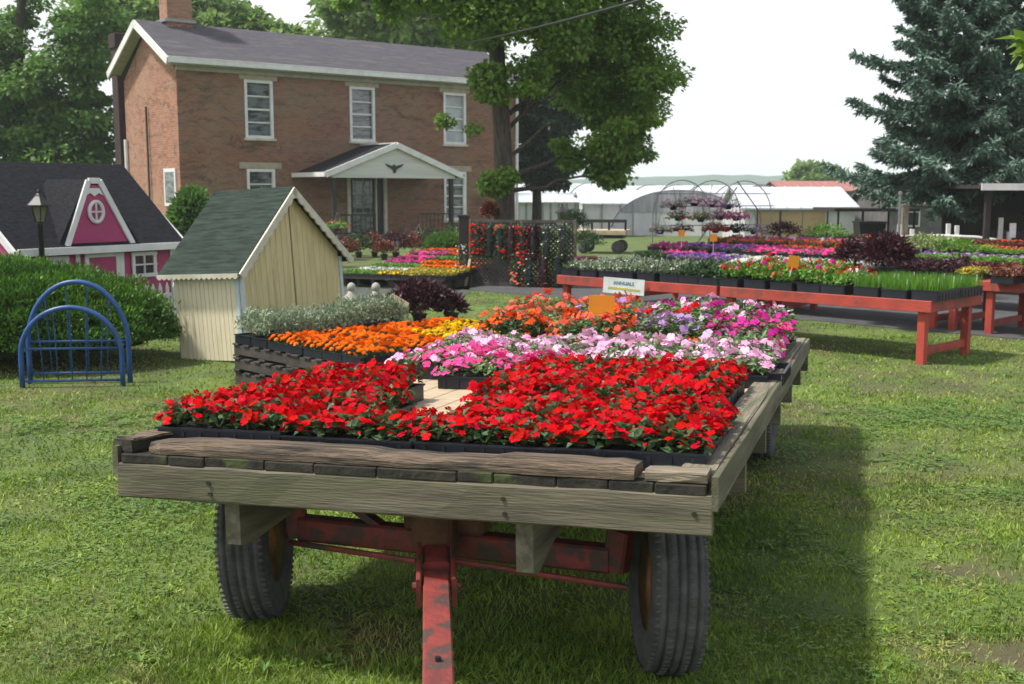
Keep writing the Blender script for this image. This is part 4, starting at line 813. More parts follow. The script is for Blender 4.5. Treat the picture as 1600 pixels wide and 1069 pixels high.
def plant_meshes(kind, variant, area='tray'):
    key = (kind, variant, area)
    if key in TRAYMESH: return TRAYMESH[key]
    lm, L, W, nl, h, bl, st = K[kind]
    hx, hy = .27, .145
    if area == 'ball': nl = int(nl*.9)
    def scatter(n, lo, hi, edge=1.):
        if area == 'ball':
            d = unit(rng.normal(size=(n, 3))); d[:, 2] = np.abs(d[:, 2])*.9-.35; d = unit(d); r_ = .25*rng.uniform(lo, hi, n)[:, None]; return d*r_*np.array([1, 1, .75]), d
        if area == 'bag':
            q = rng.uniform(-1.75, 1.75, n); z = rng.uniform(-.33, .33, n); rr = .13*rng.uniform(lo, hi, n); P = np.stack([np.sin(q)*rr, -np.abs(np.cos(q))*rr, z], 1); d = unit(P*np.array([1, 1, .0])+np.array([0, -.01, .15])); return P, d
        x = rng.uniform(-hx, hx, n)*edge; y = rng.uniform(-hy, hy, n)*edge
        cell = .5+.5*np.cos((x+hx)/(2*hx)*6*2*math.pi+math.pi)*.5+.5*np.cos((y+hy)/(2*hy)*3*2*math.pi+math.pi)*.5
        lump = .8+.2*cell+.25*(vnoise(x, y, 9, variant)-.5); e = np.maximum(np.abs(x)/hx, np.abs(y)/hy); lump *= 1-.28*np.clip(e-.75, 0, 1)/.25
        z = .035+(h-.035)*lump*rng.uniform(lo, hi, n); d = np.stack([x/hx*.35, y/hy*.35, np.ones(n)], 1)+rng.normal(0, .35, (n, 3)); return np.stack([x, y, z], 1), unit(d)
    P, d = scatter(nl, .35, .95, 1.0)
    if st == 'g' and area == 'tray':
        P[:, 2] = .05; D = np.stack([rng.normal(0, .22, nl), rng.normal(0, .22, nl), np.ones(nl)], 1); v, f = leaves(P, D, rng.normal(size=(nl, 3)), rng.uniform(.5, 1.1, nl)*L, W)
    else:
        out = rng.normal(0, .8, (nl, 3)); out[:, 2] = rng.uniform(-.15, .75 if st != 't' else 1.4, nl); D = unit(out+(d if area != 'tray' else 0)); v, f = leaves(P-D*L*.35, D, unit(rng.normal(0, .4, (nl, 3))+np.array([0, 0, 1.])+(d if area != 'tray' else 0)), L*rng.uniform(.6, 1.2, nl), W)
    res = [fm('foliage', v, f, 'leaf_'+lm)]
    if st == 't' or area != 'tray': pass
    for pm, r_, nb, pet in bl:
        nb = int(nb*(1 if area == 'tray' else .3 if area == 'bag' else .8))
        if st == 'm' and area == 'tray':   # blooms come in loose bunches
            nc = max(4, nb//6); cx, cd = scatter(nc, .9, 1.12, 1.02); kk = rng.integers(0, nc, nb); off = rng.normal(0, .021, (nb, 3)); off[:, 2] = -np.abs(off[:, 2])*.7+rng.normal(0, .006, nb); P = cx[kk]+off; d = unit(unit(off*np.array([1, 1, 0])+1e-4)*.5+cd[kk]+rng.normal(0, .2, (nb, 3)))
            P2, d2 = scatter(nb//3, .6, 1.05, 1.04); P = np.concatenate([P, P2]); d = np.concatenate([d, d2])
        else: P, d = scatter(nb, .95, 1.1, 1.0)
        d = d+np.array([0, 0 if area != 'bag' else -.3, .0]); rr = r_*rng.choice([.45, .8, .95, 1.1, 1.2], len(P))*rng.uniform(.9, 1.1, len(P))
        v, f = blossoms(P, d, rr, pet, .16)
        if st == 'p': 
            v2, f2 = blossoms(P+unit(d)*r_*.25, d, rr*.68, pet, .4); f = np.concatenate([f, f2+len(v)]); v = np.concatenate([v, v2])
        res.append(fm('blossoms', v, f, pm))
    TRAYMESH[key] = res; return res
def tray_base():
    mb = MB(); a, b_, h = .265, .14, .06; t = .006
    for sx, sy, cx, cy in ((2*a, t, 0, -b_), (2*a, t, 0, b_), (t, 2*b_, -a, 0), (t, 2*b_, a, 0)):
        mb.box((cx, cy, h/2), (sx-(.0 if sx > .1 else 0), sy, h)) if sx > .1 else mb.box((cx, cy, h/2), (sx, sy-2*t, h))
    for sx, sy, cx, cy in ((2*a+.016, .014, 0, -b_-.003), (2*a+.016, .014, 0, b_+.003), (.014, 2*b_-.01, -a-.002, 0), (.014, 2*b_-.01, a+.002, 0)): mb.box((cx, cy, h+.003), (sx, sy, .007))
    for k in range(7):
        x = -a+.04+k*(2*a-.08)/6; mb.box((x, -b_-.005, h*.45), (.012, .006, h*.85)); mb.box((x, b_+.005, h*.45), (.012, .006, h*.85))
    mb.box((0, 0, .004), (2*a-.014, 2*b_-.014, .006))
    o = obj('tray', mb, 'tray'); me1 = o.data; bpy.data.objects.remove(o)
    mb = MB()
    for i_ in range(6):
        for j in range(3): mb.box((-a+.047+i_*.0872, -b_+.048+j*.092, .03), (.078, .082, .045), ch=.004)
    o = obj('soil', mb, 'soil'); me2 = o.data; bpy.data.objects.remove(o); return me1, me2
TB, TSOIL = tray_base()
mb = MB()
for x, y in ((-.16, -.09), (.2, -.1)): mb.box((x, y, .105), (.02, .003, .075), rot=(rng.normal(0, .1), rng.normal(0, .12), rng.normal(0, .5)))
o = obj('plant_tag', mb, 'tag_white'); TTAG = o.data; bpy.data.objects.remove(o)
def tray(kind, loc, rot, label, group, tags=False, sc_=1., hs=1.):
    t = bpy.data.objects.new('flower_tray', None); sc.collection.objects.link(t); t.location = loc; t.rotation_euler = rot
    if hs != 1: t.scale = (1, 1, hs)
    tag(t, label, 'plant tray', group)
    for nm, me in (('tray', TB), ('soil', TSOIL)): link(bpy.data.objects.new(nm, me), t)
    for k, me in enumerate(plant_meshes(kind, int(rng.integers(0, 3)))): link(bpy.data.objects.new('foliage' if k == 0 else 'blossoms', me), t)
    if tags: link(bpy.data.objects.new('plant_tags', TTAG), t)
    return t
WT_ = Matrix.Identity(3)
def wtray(kind, u, v, a, label, grp='flower trays on the hay wagon', hs=1., tall=False):
    if tall:
        k0 = K[kind]; kind += '_tall'; K.setdefault(kind, (k0[0], k0[1], k0[2], int(k0[3]*1.7), .28, [(p_, r_*.95, int(n_*1.15), q_) for p_, r_, n_, q_ in k0[5]], k0[6]))
    e = (m4.to_3x3() @ Matrix.Rotation(a+rng.normal(0, .015)+(math.pi if rng.random() < .5 else 0), 3, 'Z')).to_euler(); return tray(kind, deckpt(u, v, .031), e, label, grp, hs=hs)
CW = {-1: 'at the left edge', 0: 'left of the middle', 1: 'right of the middle', 2: 'at the right edge'}
# front block of red impatiens
colu = [-.80, -.257, .286, .80]
CC = ['leftmost column', 'second column from left', 'third column from left', 'right-hand column']
for c_, u in enumerate(colu):
    for r_ in range((5, 1, 3, 3)[c_]):
        wtray('red_impatiens', u, .33+.287*r_, 0, f'red impatiens tray, {CC[c_]} on the wagon, {ORD[r_]} from its front board', hs=(1.15, .95, .95, 1.0)[c_]*(1+.05*(r_ > 2)))
wtray('red_impatiens', -.47, .76, math.pi/2, 'red impatiens tray set lengthwise left of the bare deck patch', hs=1.1)
for r_ in range(4):
    for c_, u in enumerate((.17, .71)):
        wtray('red_impatiens', u, 1.19+.287*r_, 0, f'red impatiens tray {("right beside the bare deck patch", "one in from the right rail")[c_]}, {ORD[r_+3]} from front', hs=1.15)
PK = [['hotpink_petunia', 'hotpink_petunia', 'palepink_petunia', 'palepink_petunia'], ['hotpink_petunia', 'pink_petunia', 'palepink_petunia', 'pink_petunia'], ['pink_petunia', 'palepink_petunia', 'palepink_petunia', 'pink_petunia'], ['pink_petunia', 'pink_petunia', 'pink_petunia', 'magenta_petunia'],
      ['orange_impatiens', 'orange_impatiens', 'orange_impatiens', 'mixed_petunia'], ['orange_impatiens', 'coral_geranium', 'lilac_petunia', 'magenta_petunia'], ['coral_geranium', 'orange_impatiens', 'red_petunia', 'mixed_petunia'], ['coral_geranium', 'lilac_petunia', 'mixed_petunia', 'mixed_petunia'], ['coral_geranium', 'coral_geranium', 'mixed_petunia', None]]
for r_, rw_ in enumerate(PK):
    for c_, kd in enumerate(rw_):
        if kd is None: continue
        wtray(kd, colu[c_], 2.55+.29*r_-(.08 if c_ == 1 else 0), 0, f'{DESC[kd]} tray, {CC[c_]} on the wagon, {ORD[r_]} line behind the reds', hs=(1., 1., 1.05, 1.1, 1.15, 1., 1.1, 1.2, 1.3)[r_], tall=r_ > 4)
wtray('hotpink_petunia', -.36, 2.18, 0, 'hot pink petunia tray whose black side faces the bare deck patch')
t_ = bpy.data.objects.new('empty_tray', None); sc.collection.objects.link(t_); t_.location = deckpt(1.0, 2.78, .035); t_.rotation_euler = (m4.to_3x3() @ Matrix.Rotation(math.pi/2, 3, 'Z')).to_euler(); tag(t_, 'empty black plant tray leaning on the right wagon rail', 'plant tray'); link(bpy.data.objects.new('tray', TB), t_)

def at(x, y, Yd):
    """world point at distance Yd (metres ahead) seen at photo pixel x, y (1600 wide)"""
    p = math.atan(234/1750); u = (x-800)/1750; v = (534-y)/1750; r_ = (u, math.cos(p)+v*math.sin(p), v*math.cos(p)-math.sin(p)); t = Yd/r_[1]; return np.array([r_[0]*t, Yd, CAMH+r_[2]*t])
def card_sign(label, p, w_, h_, m, stake=.3, rz=0., cat='sign', tilt=0.):
    t = thing('price_sign', label, cat, tuple(p), rot=(0, tilt, rz), group='orange signs among the flowers')
    mb = MB(); mb.box((0, 0, 0), (w_, .004, h_)); obj('card', mb, m, t); mb = MB(); mb.tube([(0, .006, -stake-h_/2), (0, .006, h_*.3)], .004, 6); obj('stake', mb, 'tag_white', t)
card_sign('large blank orange card standing among the flowers on the wagon', at(940, 478, 7.7), .178, .148, 'sign_orange', .2, R(-6), tilt=R(1.5))

# ================================================================ RED DISPLAY TABLES
TZ = .67
def table_proto():
    t = thing('display_table', 'x', 'table', (0, 0, 0)); Lt, Dt = 2.6, 1.27
    mb = MB()
    for k in range(9): mb.box((Lt/2, .07+k*(Dt-.14)/8, TZ-.012), (Lt-.06, .11, .022), ch=.003)
    obj('tabletop', mb, 'red_paint', t)
    for a, b_ in (((0, .02, 0), (Lt, .02, 0)), ((0, Dt-.02, 0), (Lt, Dt-.02, 0)), ((.02, .04, 0), (.02, Dt-.04, 0)), ((Lt-.02, .04, 0), (Lt-.02, Dt-.04, 0))):
        mb = MB(); mb.beam((a[0], a[1], TZ-.055), (b_[0], b_[1], TZ-.055), .035, .12, ch=.004); obj('apron', mb, 'red_paint', t)
    for x in (.10, Lt-.12):
        for y in (.10, Dt-.10):
            mb = MB(); mb.beam((x, y, -.02), (x, y, TZ-.03), .088, .088, up=(0, 1, 0), ch=.005); obj('leg', mb, 'red_paint', t)
        mb = MB(); mb.beam((x, .146, .13), (x, Dt-.146, .13), .04, .085, ch=.004); obj('brace', mb, 'red_paint', t)
    return t
tp = table_proto(); RZT = math.atan2(DD[1], DD[0])
ROWN = ['nearest', 'second', 'third', 'fourth', 'farthest']
ROWS = [(0, -5.3, 2, 0), (3.1, -6.6, 3, 1), (5.8, -8.4, 3, 2), (8.6, -9.0, 3, 3), (11.4, -8.6, 3, 4)]
first = True
for nn_, d0, nt_, ri in ROWS:
    for k in range(nt_):
        p = row(d0+2.65*k, nn_); lb = f'red wooden table, {ORD[k]} from the left end of the {ROWN[ri]} display row'
        if ri == 1 and k == 2: pass
        if first: tp.location = (p[0], p[1], 0); tp.rotation_euler = (0, 0, RZT); tag(tp, 'red wooden table at the left of the nearest row, carrying a white sign', 'table', 'red flower display tables'); first = False
        else: dup(tp, (p[0], p[1], 0), RZT, 'red wooden table whose near corner leg and brace stand clear on the grass' if (ri == 0) else lb, 'red flower display tables')
p = row(-.35, 3.35); dup(tp, (p[0]-.08, p[1]-.05, 0), RZT, 'red wooden table cut off by the right edge of the picture', 'red flower display tables') if False else None
p = (5.93, 14.15); dup(tp, (p[0], p[1], 0), RZT, 'red wooden table cut off by the right edge of the photo', 'red flower display tables')
# trays on the tables.  zones: (dd from, dd to, kind) for each line of trays
LINES = [
 (0, .31, [(-5.25, -4.3, 'pale_foliage'), (-4.3, -3.3, 'pale_foliage'), (-3.3, -2.7, 'dark_herb'), (-2.7, -1.35, 'red_salvia'), (-1.35, -.95, 'green_herb'), (-.95, 0, 'green_seedling')]),
 (0, .88, [(-5.25, -4.6, 'pale_foliage'), (-4.6, -2.7, 'pale_foliage'), (-2.7, -1.5, 'red_salvia'), (-1.5, -1.0, 'red_petunia'), (-1.0, 0, 'green_seedling')]),
 (3.1, .31, [(-6.55, -5.9, 'dark_herb'), (-5.9, -4.7, 'purple_salvia'), (-4.7, -2.3, 'white_alyssum'), (-2.3, -1.2, 'dark_coleus'), (-1.2, -.4, 'lime_coleus'), (-.4, 1.2, 'rust_coleus')]),
 (3.1, .88, [(-6.55, -5.4, 'magenta_petunia'), (-5.4, -2.5, 'white_alyssum'), (-2.5, -1.4, 'dark_coleus'), (-1.4, -.7, 'rust_coleus'), (-.7, 1.2, 'yellow_marigold')]),
 (5.8, .31, [(-8.35, -7.6, 'magenta_petunia'), (-7.6, -6.2, 'purple_salvia'), (-6.2, -4.0, 'magenta_petunia'), (-4.0, -2.7, 'green_herb'), (-2.7, -.5, 'green_herb')]),
 (5.8, .88, [(-8.35, -5.8, 'magenta_petunia'), (-5.8, -4.0, 'coral_geranium'), (-4.0, -3.0, 'purple_salvia'), (-3.0, -1.6, 'lilac_petunia'), (-1.6, -.5, 'green_herb')]),
 (8.6, .31, [(-8.95, -6.0, 'coral_geranium'), (-6.0, -4.6, 'orange_marigold'), (-4.6, -3.4, 'green_herb'), (-3.4, -1.2, 'green_herb')]),
 (8.6, .88, [(-8.95, -6.4, 'mixed_petunia'), (-6.4, -4.2, 'hotpink_petunia'), (-4.2, -3.2, 'lime_coleus'), (-3.2, -1.2, 'orange_impatiens')]),
 (11.4, .31, [(-8.5, -6.8, 'dark_herb'), (-6.8, -5.0, 'coral_geranium'), (-5.0, -3.4, 'rust_coleus'), (-3.4, -.9, 'green_herb')]),
 (11.4, .88, [(-8.5, -6.8, 'rust_coleus'), (-6.8, -4.4, 'green_herb'), (-4.4, -3.2, 'orange_marigold'), (-3.2, -.9, 'coral_geranium')])]
for nn_, off, zones in LINES:
    ri = [r_[0] for r_ in ROWS].index(nn_); cnt = {}
    for a, b_, kd in zones:
        n_ = max(1, int((b_-a)/.288))
        for k in range(n_):
            dd_ = a+.144+k*(b_-a-.288)/max(1, n_-1); q = row(dd_, nn_+off); cnt[kd] = cnt.get(kd, 0)+1
            s2 = 'front' if off < .5 else 'back'
            lb = f'{DESC[kd]} tray, {ORD[cnt[kd]-1]} from left in the {s2} line, {ROWN[ri]} red table row'
            if len(lb.split()) > 16: lb = lb.replace(' among green leaves', '').replace('and white ', '')
            kk = kd
            tray(kk, (q[0], q[1], TZ+.002), (0, 0, RZT+math.pi/2+rng.normal(0, .02)), lb, 'flower trays on the red tables', tags=(kd in ('green_seedling', 'pale_foliage') and ri == 0), hs=rng.uniform(.95, 1.2)*(1.45 if ri == 0 else 1)*(1.0 if kd in ('dark_coleus',) else 1))
for k, (x, y) in enumerate(((6.12, 13.6), (6.35, 13.85), (6.5, 14.1))):
    tray('rust_coleus', (x+.1, y+.35, TZ+.002), (0, 0, RZT+math.pi/2), f'rust red foliage tray on the table at the right edge, {ORD[k]} from its left', 'flower trays on the red tables', tags=True, hs=1.15)
# big pots among the trays
def potplant(label, p, r_, h, m, L, W, n, group=None, pot=True, cat='potted plant'):
    t = thing('potted_plant', label, cat, p, group=group)
    if pot: mb = MB(); mb.lathe([(.07, 0), (.1, .13), (.11, .13), (.11, .15), (.09, .15)], 14); obj('pot', mb, 'tray', t)
    d = unit(rng.normal(size=(n, 3))); d[:, 2] = np.abs(d[:, 2])*1.1-.1; q = rng.uniform(.45, 1.05, n)[:, None]*(1+.25*(vnoise(d[:, 0]*2+5, d[:, 1]*2+d[:, 2]*2, 2., int(r_*91))-.5))[:, None]
    P = d*q*np.array([r_, r_, h*.62])+np.array([0, 0, .12+h*.3]); P[:, 2] = np.maximum(P[:, 2], .02)
    v, f = leaves(P, unit(d+rng.normal(0, .6, (n, 3))), unit(rng.normal(0, .5, (n, 3))+np.array([0, 0, 1.])), L*rng.uniform(.6, 1.2, n), W); fast_mesh('foliage', v, f, m, t)
    mb = MB()
    for k in range(7): 
        a = rng.uniform(0, 6.28); mb.tube([(0, 0, .1), (math.cos(a)*r_*.3, math.sin(a)*r_*.3, .12+h*.3), (math.cos(a)*r_*.7, math.sin(a)*r_*.7, .12+h*.55)], [.008, .006, .003], 5)
    obj('stem', mb, m, t); return t
for k, (x, y, Yd, r_, h, m, L, n, lb) in enumerate(((1385, 398, 14.6, .36, .46, 'leaf_dpurple', .1, 1500, 'large dark purple mound, tallest plant on the second red table row'), (1335, 402, 15.2, .3, .36, 'leaf_dpurple', .09, 800, 'smaller dark purple mound left of the largest one'),
     (1440, 392, 19.5, .6, .24, 'leaf_paleg', .1, 1500, 'pale yellow-green bushy plant in front of the white fence'), (1225, 372, 24, .4, .4, 'leaf_dpurple', .09, 500, 'small purple-blue mound at the far end of the rows'), (1490, 395, 19, .4, .2, 'leaf_bgreen', .08, 500, 'bright green leafy clump right of the pale bushy plant'), (1290, 378, 23.5, .5, .35, 'leaf_bgreen', .08, 500, 'green leafy clump before the tan panel building'))):
    q = at(x, y, Yd); z0 = TZ+.01; potplant(lb, (q[0], q[1], z0), r_, h, m, L, L*.4, n)
# the signs
q = row(-4.02, -.03); t = thing('table_sign', 'white sign with blue and yellow lettering fixed to the nearest red table', 'sign', (q[0]-.07, q[1]-.07, TZ-.065), R(-10), rot=(0, R(2.5), R(-28)))
mb = MB(); mb.box((0, 0, 0), (.56, .012, .2)); obj('board', mb, 'sign_white', t)
def text(txt, size, m, parent, loc, name='lettering', sx=1.):
    cu = bpy.data.curves.new(name, 'FONT'); cu.body = txt; cu.size = size; cu.align_x = 'CENTER'; cu.align_y = 'CENTER'; cu.extrude = .001; cu.offset = size*.02
    o = bpy.data.objects.new('tmp', cu); sc.collection.objects.link(o); dg = bpy.context.evaluated_depsgraph_get(); me = bpy.data.meshes.new_from_object(o.evaluated_get(dg)); bpy.data.objects.remove(o)
    me.materials.clear(); me.materials.append(MATS[m]); r_ = link(bpy.data.objects.new(name, me), parent); r_.location = loc; r_.rotation_euler = (R(90), 0, 0); r_.scale = (sx, 1, 1); return r_
text('ANNUALS', .062, 'sign_blue', t, (.0, -.008, .035)); text('$1.49 pack  $11.99 flat', .052, 'sign_yellow', t, (.0, -.008, -.035)) if False else None
mb = MB(); rr_ = np.random.default_rng(3); xx = -.21
while xx < .21:   # the second line is too blurred to read: yellow strokes where its letters stand
    wv = rr_.uniform(.01, .022); mb.box((xx+wv/2, -.0085, -.03-.02*(xx+.2)+rr_.normal(0, .002)), (wv, .003, rr_.uniform(.02, .034))); xx += wv+.006
obj('yellow_lettering', mb, 'sign_yellow', t)
card_sign('small orange card in the far pink flower row, left of the other', at(1065, 364, 20.5), .11, .12, 'sign_orange', .2)
card_sign('small orange card in the far pink flower row, right of the other', at(1115, 371, 19), .12, .12, 'sign_orange', .2)
card_sign('orange card among the red flowers on the nearest table row', at(1240, 408, 11.6), .12, .12, 'sign_orange', .1, tilt=R(12))

# ================================================================ PALLETS, MARIGOLDS AND DUSTY MILLER LEFT OF THE WAGON
def pallet_proto():
    t = thing('pallet', 'x', 'pallet', (0, 0, 0)); mb = MB()
    for y in (.04, .5, .96):
        mb = MB(); mb.box((.5, y, .065), (1.0, .05, .09), ch=.004); obj('stringer', mb, 'pallet_wood', t)
    mb = MB()
    for k in range(6): mb.box((.05+k*.18, .5, .119), (.1, 1.0, .016), ch=.002)
    obj('deck_slats', mb, 'pallet_wood', t); mb = MB()
    for k in range(3): mb.box((.05+k*.45, .5, .011), (.1, 1.0, .016), ch=.002)
    obj('bottom_slats', mb, 'pallet_wood', t); return t
PB = np.array([-2.62, 10.42]); PD_ = np.array([.69, -.724]); PN = np.array([.724, .69]); RZP = math.atan2(PD_[1], PD_[0])
pp = pallet_proto(); first = True
for i_ in range(2):
    for j in range(2):
        for k in range(3):
            q = PB+PD_*1.02*i_+PN*1.02*j; lb = f'dark pallet, {("lowest", "middle", "topmost")[k]} of the stack at the {("left", "right")[i_]} {("front", "back")[j]} beneath the marigolds'
            if first: pp.location = (q[0], q[1], .13*k+.0); pp.rotation_euler = (0, 0, RZP); tag(pp, lb, 'pallet', 'pallets under the marigolds'); first = False
            else: dup(pp, (q[0]+rng.normal(0, .008), q[1]+rng.normal(0, .008), .13*k), RZP+rng.normal(0, .01), lb, 'pallets under the marigolds')
for i_ in range(7):
    for j in range(4):
        if j == 3 and i_ < 2: continue
        kd = 'dusty_miller' if i_ < 2 else ('yellow_marigold' if j == 3 and i_ > 2 or (j == 2 and i_ > 3) else 'orange_marigold')
        q = PB+PD_*(.16+.288*i_)+PN*(.28+.545*j); tray(kd, (q[0], q[1], .39), (0, 0, RZP+math.pi/2+rng.normal(0, .02)), f'{DESC[kd]} tray on the pallets, {ORD[i_]} from the shed, {ORD[j]} line from the front', 'flower trays on the pallets', hs=1.1 if kd != 'dusty_miller' else 1.25+.25*(j > 1))
# purple plants, statues and board behind
for k, (x, y, Yd, r_, h, lb) in enumerate(((655, 472, 15.2, .42, .5, 'wide dark purple leafy plant on the grass behind the yellow marigolds'), (705, 480, 15.3, .2, .3, 'small dark purple plant at the right of the wide purple one'), (618, 480, 14.9, .2, .3, 'small dark purple plant behind the tan board'))):
    q = at(x, y, Yd); potplant(lb, (q[0], q[1], 0), r_, h, 'leaf_dpurple', .11, .045, 1700 if k == 0 else 500)
for k, x in enumerate((550, 588)):
    q = at(x, 495, 16.2); t = thing('garden_statue', f'pale concrete garden ornament with round top, {("left", "right")[k]} of the two behind the shed', 'garden ornament', (q[0], q[1], 0), group='pale garden ornaments')
    mb = MB(); mb.lathe([(.17, 0), (.17, .06), (.13, .09), (.14, .2), (.11, .28), (.06, .34), (.045, .37)], 18); obj('body', mb, 'concrete', t, True); mb = MB(); mb.lathe([(.03, .365), (.05, .38), (.066, .42), (.055, .465), (.02, .49), (.0, .495)], 16); obj('finial', mb, 'concrete', t, True)
q = at(625, 470, 13.8); t = thing('tan_board', 'small tan board leaning among the dark purple leaves', 'board', tuple(q), rot=(R(50), R(32), R(15))); mb = MB(); mb.box((0, 0, 0), (.24, .09, .015), ch=.003); obj('board', mb, 'plywood', t)
q = at(600, 474, 13.2)
# left display of low benches on the gravel
LB0 = np.array([-3.3, 21.3]); LE = np.array([.92, -.39]); LN = np.array([.39, .92]); RZL = math.atan2(LE[1], LE[0])
LK = [('green_herb', 'lime_coleus', .2), ('white_alyssum', 'lime_coleus', .22), ('green_herb', 'orange_marigold', .26), ('magenta_petunia', 'orange_marigold', .30), ('magenta_petunia', 'green_herb', .36), ('magenta_petunia', 'orange_impatiens', .42), ('orange_impatiens', 'coral_geranium', .46)]
for j, (ka, kb, z) in enumerate(LK):
    q = LB0+LN*.56*j; t = thing('low_bench', f'low dark bench, {ORD[j]} from the front of the flower display before the porch', 'bench', (q[0], q[1], 0), RZL, 'low benches before the porch')
    mb = MB()
    for y in (.05, .2, .35, .48): mb.box((1.08, y, z-.02), (2.3, .1, .025))
    obj('bench_top', mb, 'pallet_wood', t)
    for x in (.05, 1.08, 2.1): mb = MB(); mb.box((x, .27, (z-.035)/2), (.12, .4, z-.036)); obj('block', mb, 'pallet_wood', t)
    for i_ in range(8):
        kd = ka if i_ < (3 if j not in (1, 2) else 4) else kb
        if j in (5, 6) and i_ > 5: kd = 'palepink_petunia'
        q2 = q+LE*(.14+.285*i_)+LN*.28; tray(kd, (q2[0], q2[1], z-.006), (0, 0, RZL+math.pi/2), f'{DESC[kd]} tray, {ORD[i_]} from left on the {ORD[j]} low bench before the porch', 'flower trays before the porch')
PP = [(515, 383, 27, .3, .6, 'leaf_dpurple', 'dark leafy plant peeping over the shed roof edge'), (560, 377, 31, .3, .5, 'leaf_dgreen', 'dark green plant left of the porch door'), (585, 376, 31.5, .26, .5, 'leaf_rust', 'rust red plant at the foot of the porch door'), (618, 378, 31, .35, .55, 'leaf_dpurple', 'dark plant right of the porch door'), (645, 377, 31.3, .3, .5, 'leaf_rust', 'red-leaved plant under the porch rail'),
      (668, 376, 31.6, .34, .6, 'leaf_dgreen', 'dark green plant under the right of the porch'), (712, 372, 29, .3, .8, 'leaf_dgreen', 'tall dark plant left of the lattice post'), (600, 383, 30, .25, .35, 'leaf_rust', 'low rust red plant just before the porch step'), (540, 380, 30, .3, .4, 'leaf_rust', 'rust red plant at the left foot of the porch')]
for x, y, Yd, r_, h, m, lb in PP:
    q = at(x, y, Yd); potplant(lb, (q[0], q[1], 0), r_*1.3, h*1.15, m, .1, .05, 500, 'potted plants before the porch')
# flowers on the ground right of the lattice
for k, kd in enumerate(('magenta_petunia', 'red_petunia', 'white_alyssum', 'white_alyssum', 'red_salvia', 'orange_marigold', 'orange_impatiens', 'orange_impatiens')):
    q = at(900+16*(k % 4)*1.0, 388+10*(k//4), 25 if k < 4 else 22.5); tray(kd, (q[0], q[1], .24), (0, 0, R(-20)), f'{DESC[kd]} tray right of the lattice panel, {("farther", "nearer")[k//4]} line, {ORD[k % 4]} from left', 'flower trays beyond the lattice')
for j in range(2):
    q = at(925, 395, 25 if j == 0 else 22.5); t = thing('low_bench', f'low bench right of the lattice, {("farther", "nearer")[j]} of two', 'bench', (q[0]-.55, q[1]+.15, 0), R(-6), 'low benches beyond the lattice'); mb = MB(); mb.box((.55, 0, .225), (1.5, .45, .025)); obj('bench_top', mb, 'pallet_wood', t)
    for x in (.1, 1.0): mb = MB(); mb.box((x, 0, .105), (.12, .4, .205)); obj('block', mb, 'pallet_wood', t)

# ================================================================ LATTICE PANEL WITH HANGING FLOWER BAGS
lt = thing('lattice_panel', 'weathered grey lattice panel hung with flower bags in front of the maple', 'lattice', (-.80, 21.7, 0), R(-19.4)); LW, LH = 2.1, 1.24
mb = MB()
def seg_clip(c, sgn):
    pts = []
    for (x, y) in ((0, (0*sgn)+c), (LW, LW*sgn+c)): pts.append((x, y))
    (x0, y0), (x1, y1) = pts; lo, hi = .06, LH
    ts = [0, 1]; dy = y1-y0
    t0, t1 = (lo-y0)/dy, (hi-y0)/dy; t0, t1 = min(t0, t1), max(t0, t1); t0, t1 = max(0, t0), min(1, t1)
    return None if t1-t0 < .02 else ((x0+(x1-x0)*t0, y0+dy*t0), (x0+(x1-x0)*t1, y0+dy*t1))
for k in range(-30, 50):
    for sgn in (1, -1):
        s_ = seg_clip(k*.088, sgn)
        if s_: mb.beam((s_[0][0], .006*sgn, s_[0][1]), (s_[1][0], .006*sgn, s_[1][1]), .008, .036, up=(sgn*-.7, 0, .7))
obj('lattice', mb, 'lattice_wood', lt)
for a, b_ in (((0, 0, .04), (LW, 0, .04)), ((0, 0, LH), (LW, 0, LH))): mb = MB(); mb.beam(a, b_, .04, .06); obj('frame_rail', mb, 'lattice_wood', lt)
for x in (0, LW/2, LW): mb = MB(); mb.beam((x, 0, -.02), (x, 0, LH+.04), .05, .06, up=(0, 1, 0)); obj('frame_post', mb, 'grey_wood', lt)
mb = MB(); mb.beam((0, -.3, 0), (0, -.02, .5), .05, .05); obj('foot_brace', mb, 'plywood', lt)
t = thing('wooden_post', 'broad dark wooden post at the left end of the lattice', 'post', (-.93, 21.75, 0)); mb = MB(); mb.box((0, 0, .66), (.2, .12, 1.32), ch=.01); obj('post', mb, 'dark_wood', t); mb = MB(); mb.box((0, 0, 1.34), (.24, .16, .05), ch=.01); obj('cap', mb, 'dark_wood', t)
t = thing('vine', 'climbing vine with white blooms on the post left of the lattice', 'plant', (-.98, 21.5, 0))
for k, me in enumerate(plant_meshes('white_alyssum', 5, 'bag')): o = link(bpy.data.objects.new('foliage' if k == 0 else 'blossoms', me), t); o.location = (0, 0, .45); o.scale = (.8, .8, 1.1)
BAGS = [(.16, .88, 'red_impatiens', 'red'), (.42, .86, 'dark_herb', 'leafy dark green'), (.62, .86, 'red_petunia', 'crimson and white'), (.84, .85, 'rust_coleus', 'rust red'), (1.08, .84, 'red_impatiens', 'dark-leaved red'), (1.3, .84, 'dark_coleus', 'dark purple'), (1.56, .84, 'pale_foliage', 'pale leafy'), (1.88, .9, 'pale_foliage', 'grey-green'), (.98, .36, 'coral_geranium', 'low hanging coral'), (1.22, .34, 'pale_foliage', 'low hanging pale green'), (1.5, .33, 'rust_coleus', 'low hanging rust red'), (1.78, .33, 'dark_herb', 'low hanging dark green')]
cR, sR = math.cos(R(-19.4)), math.sin(R(-19.4))
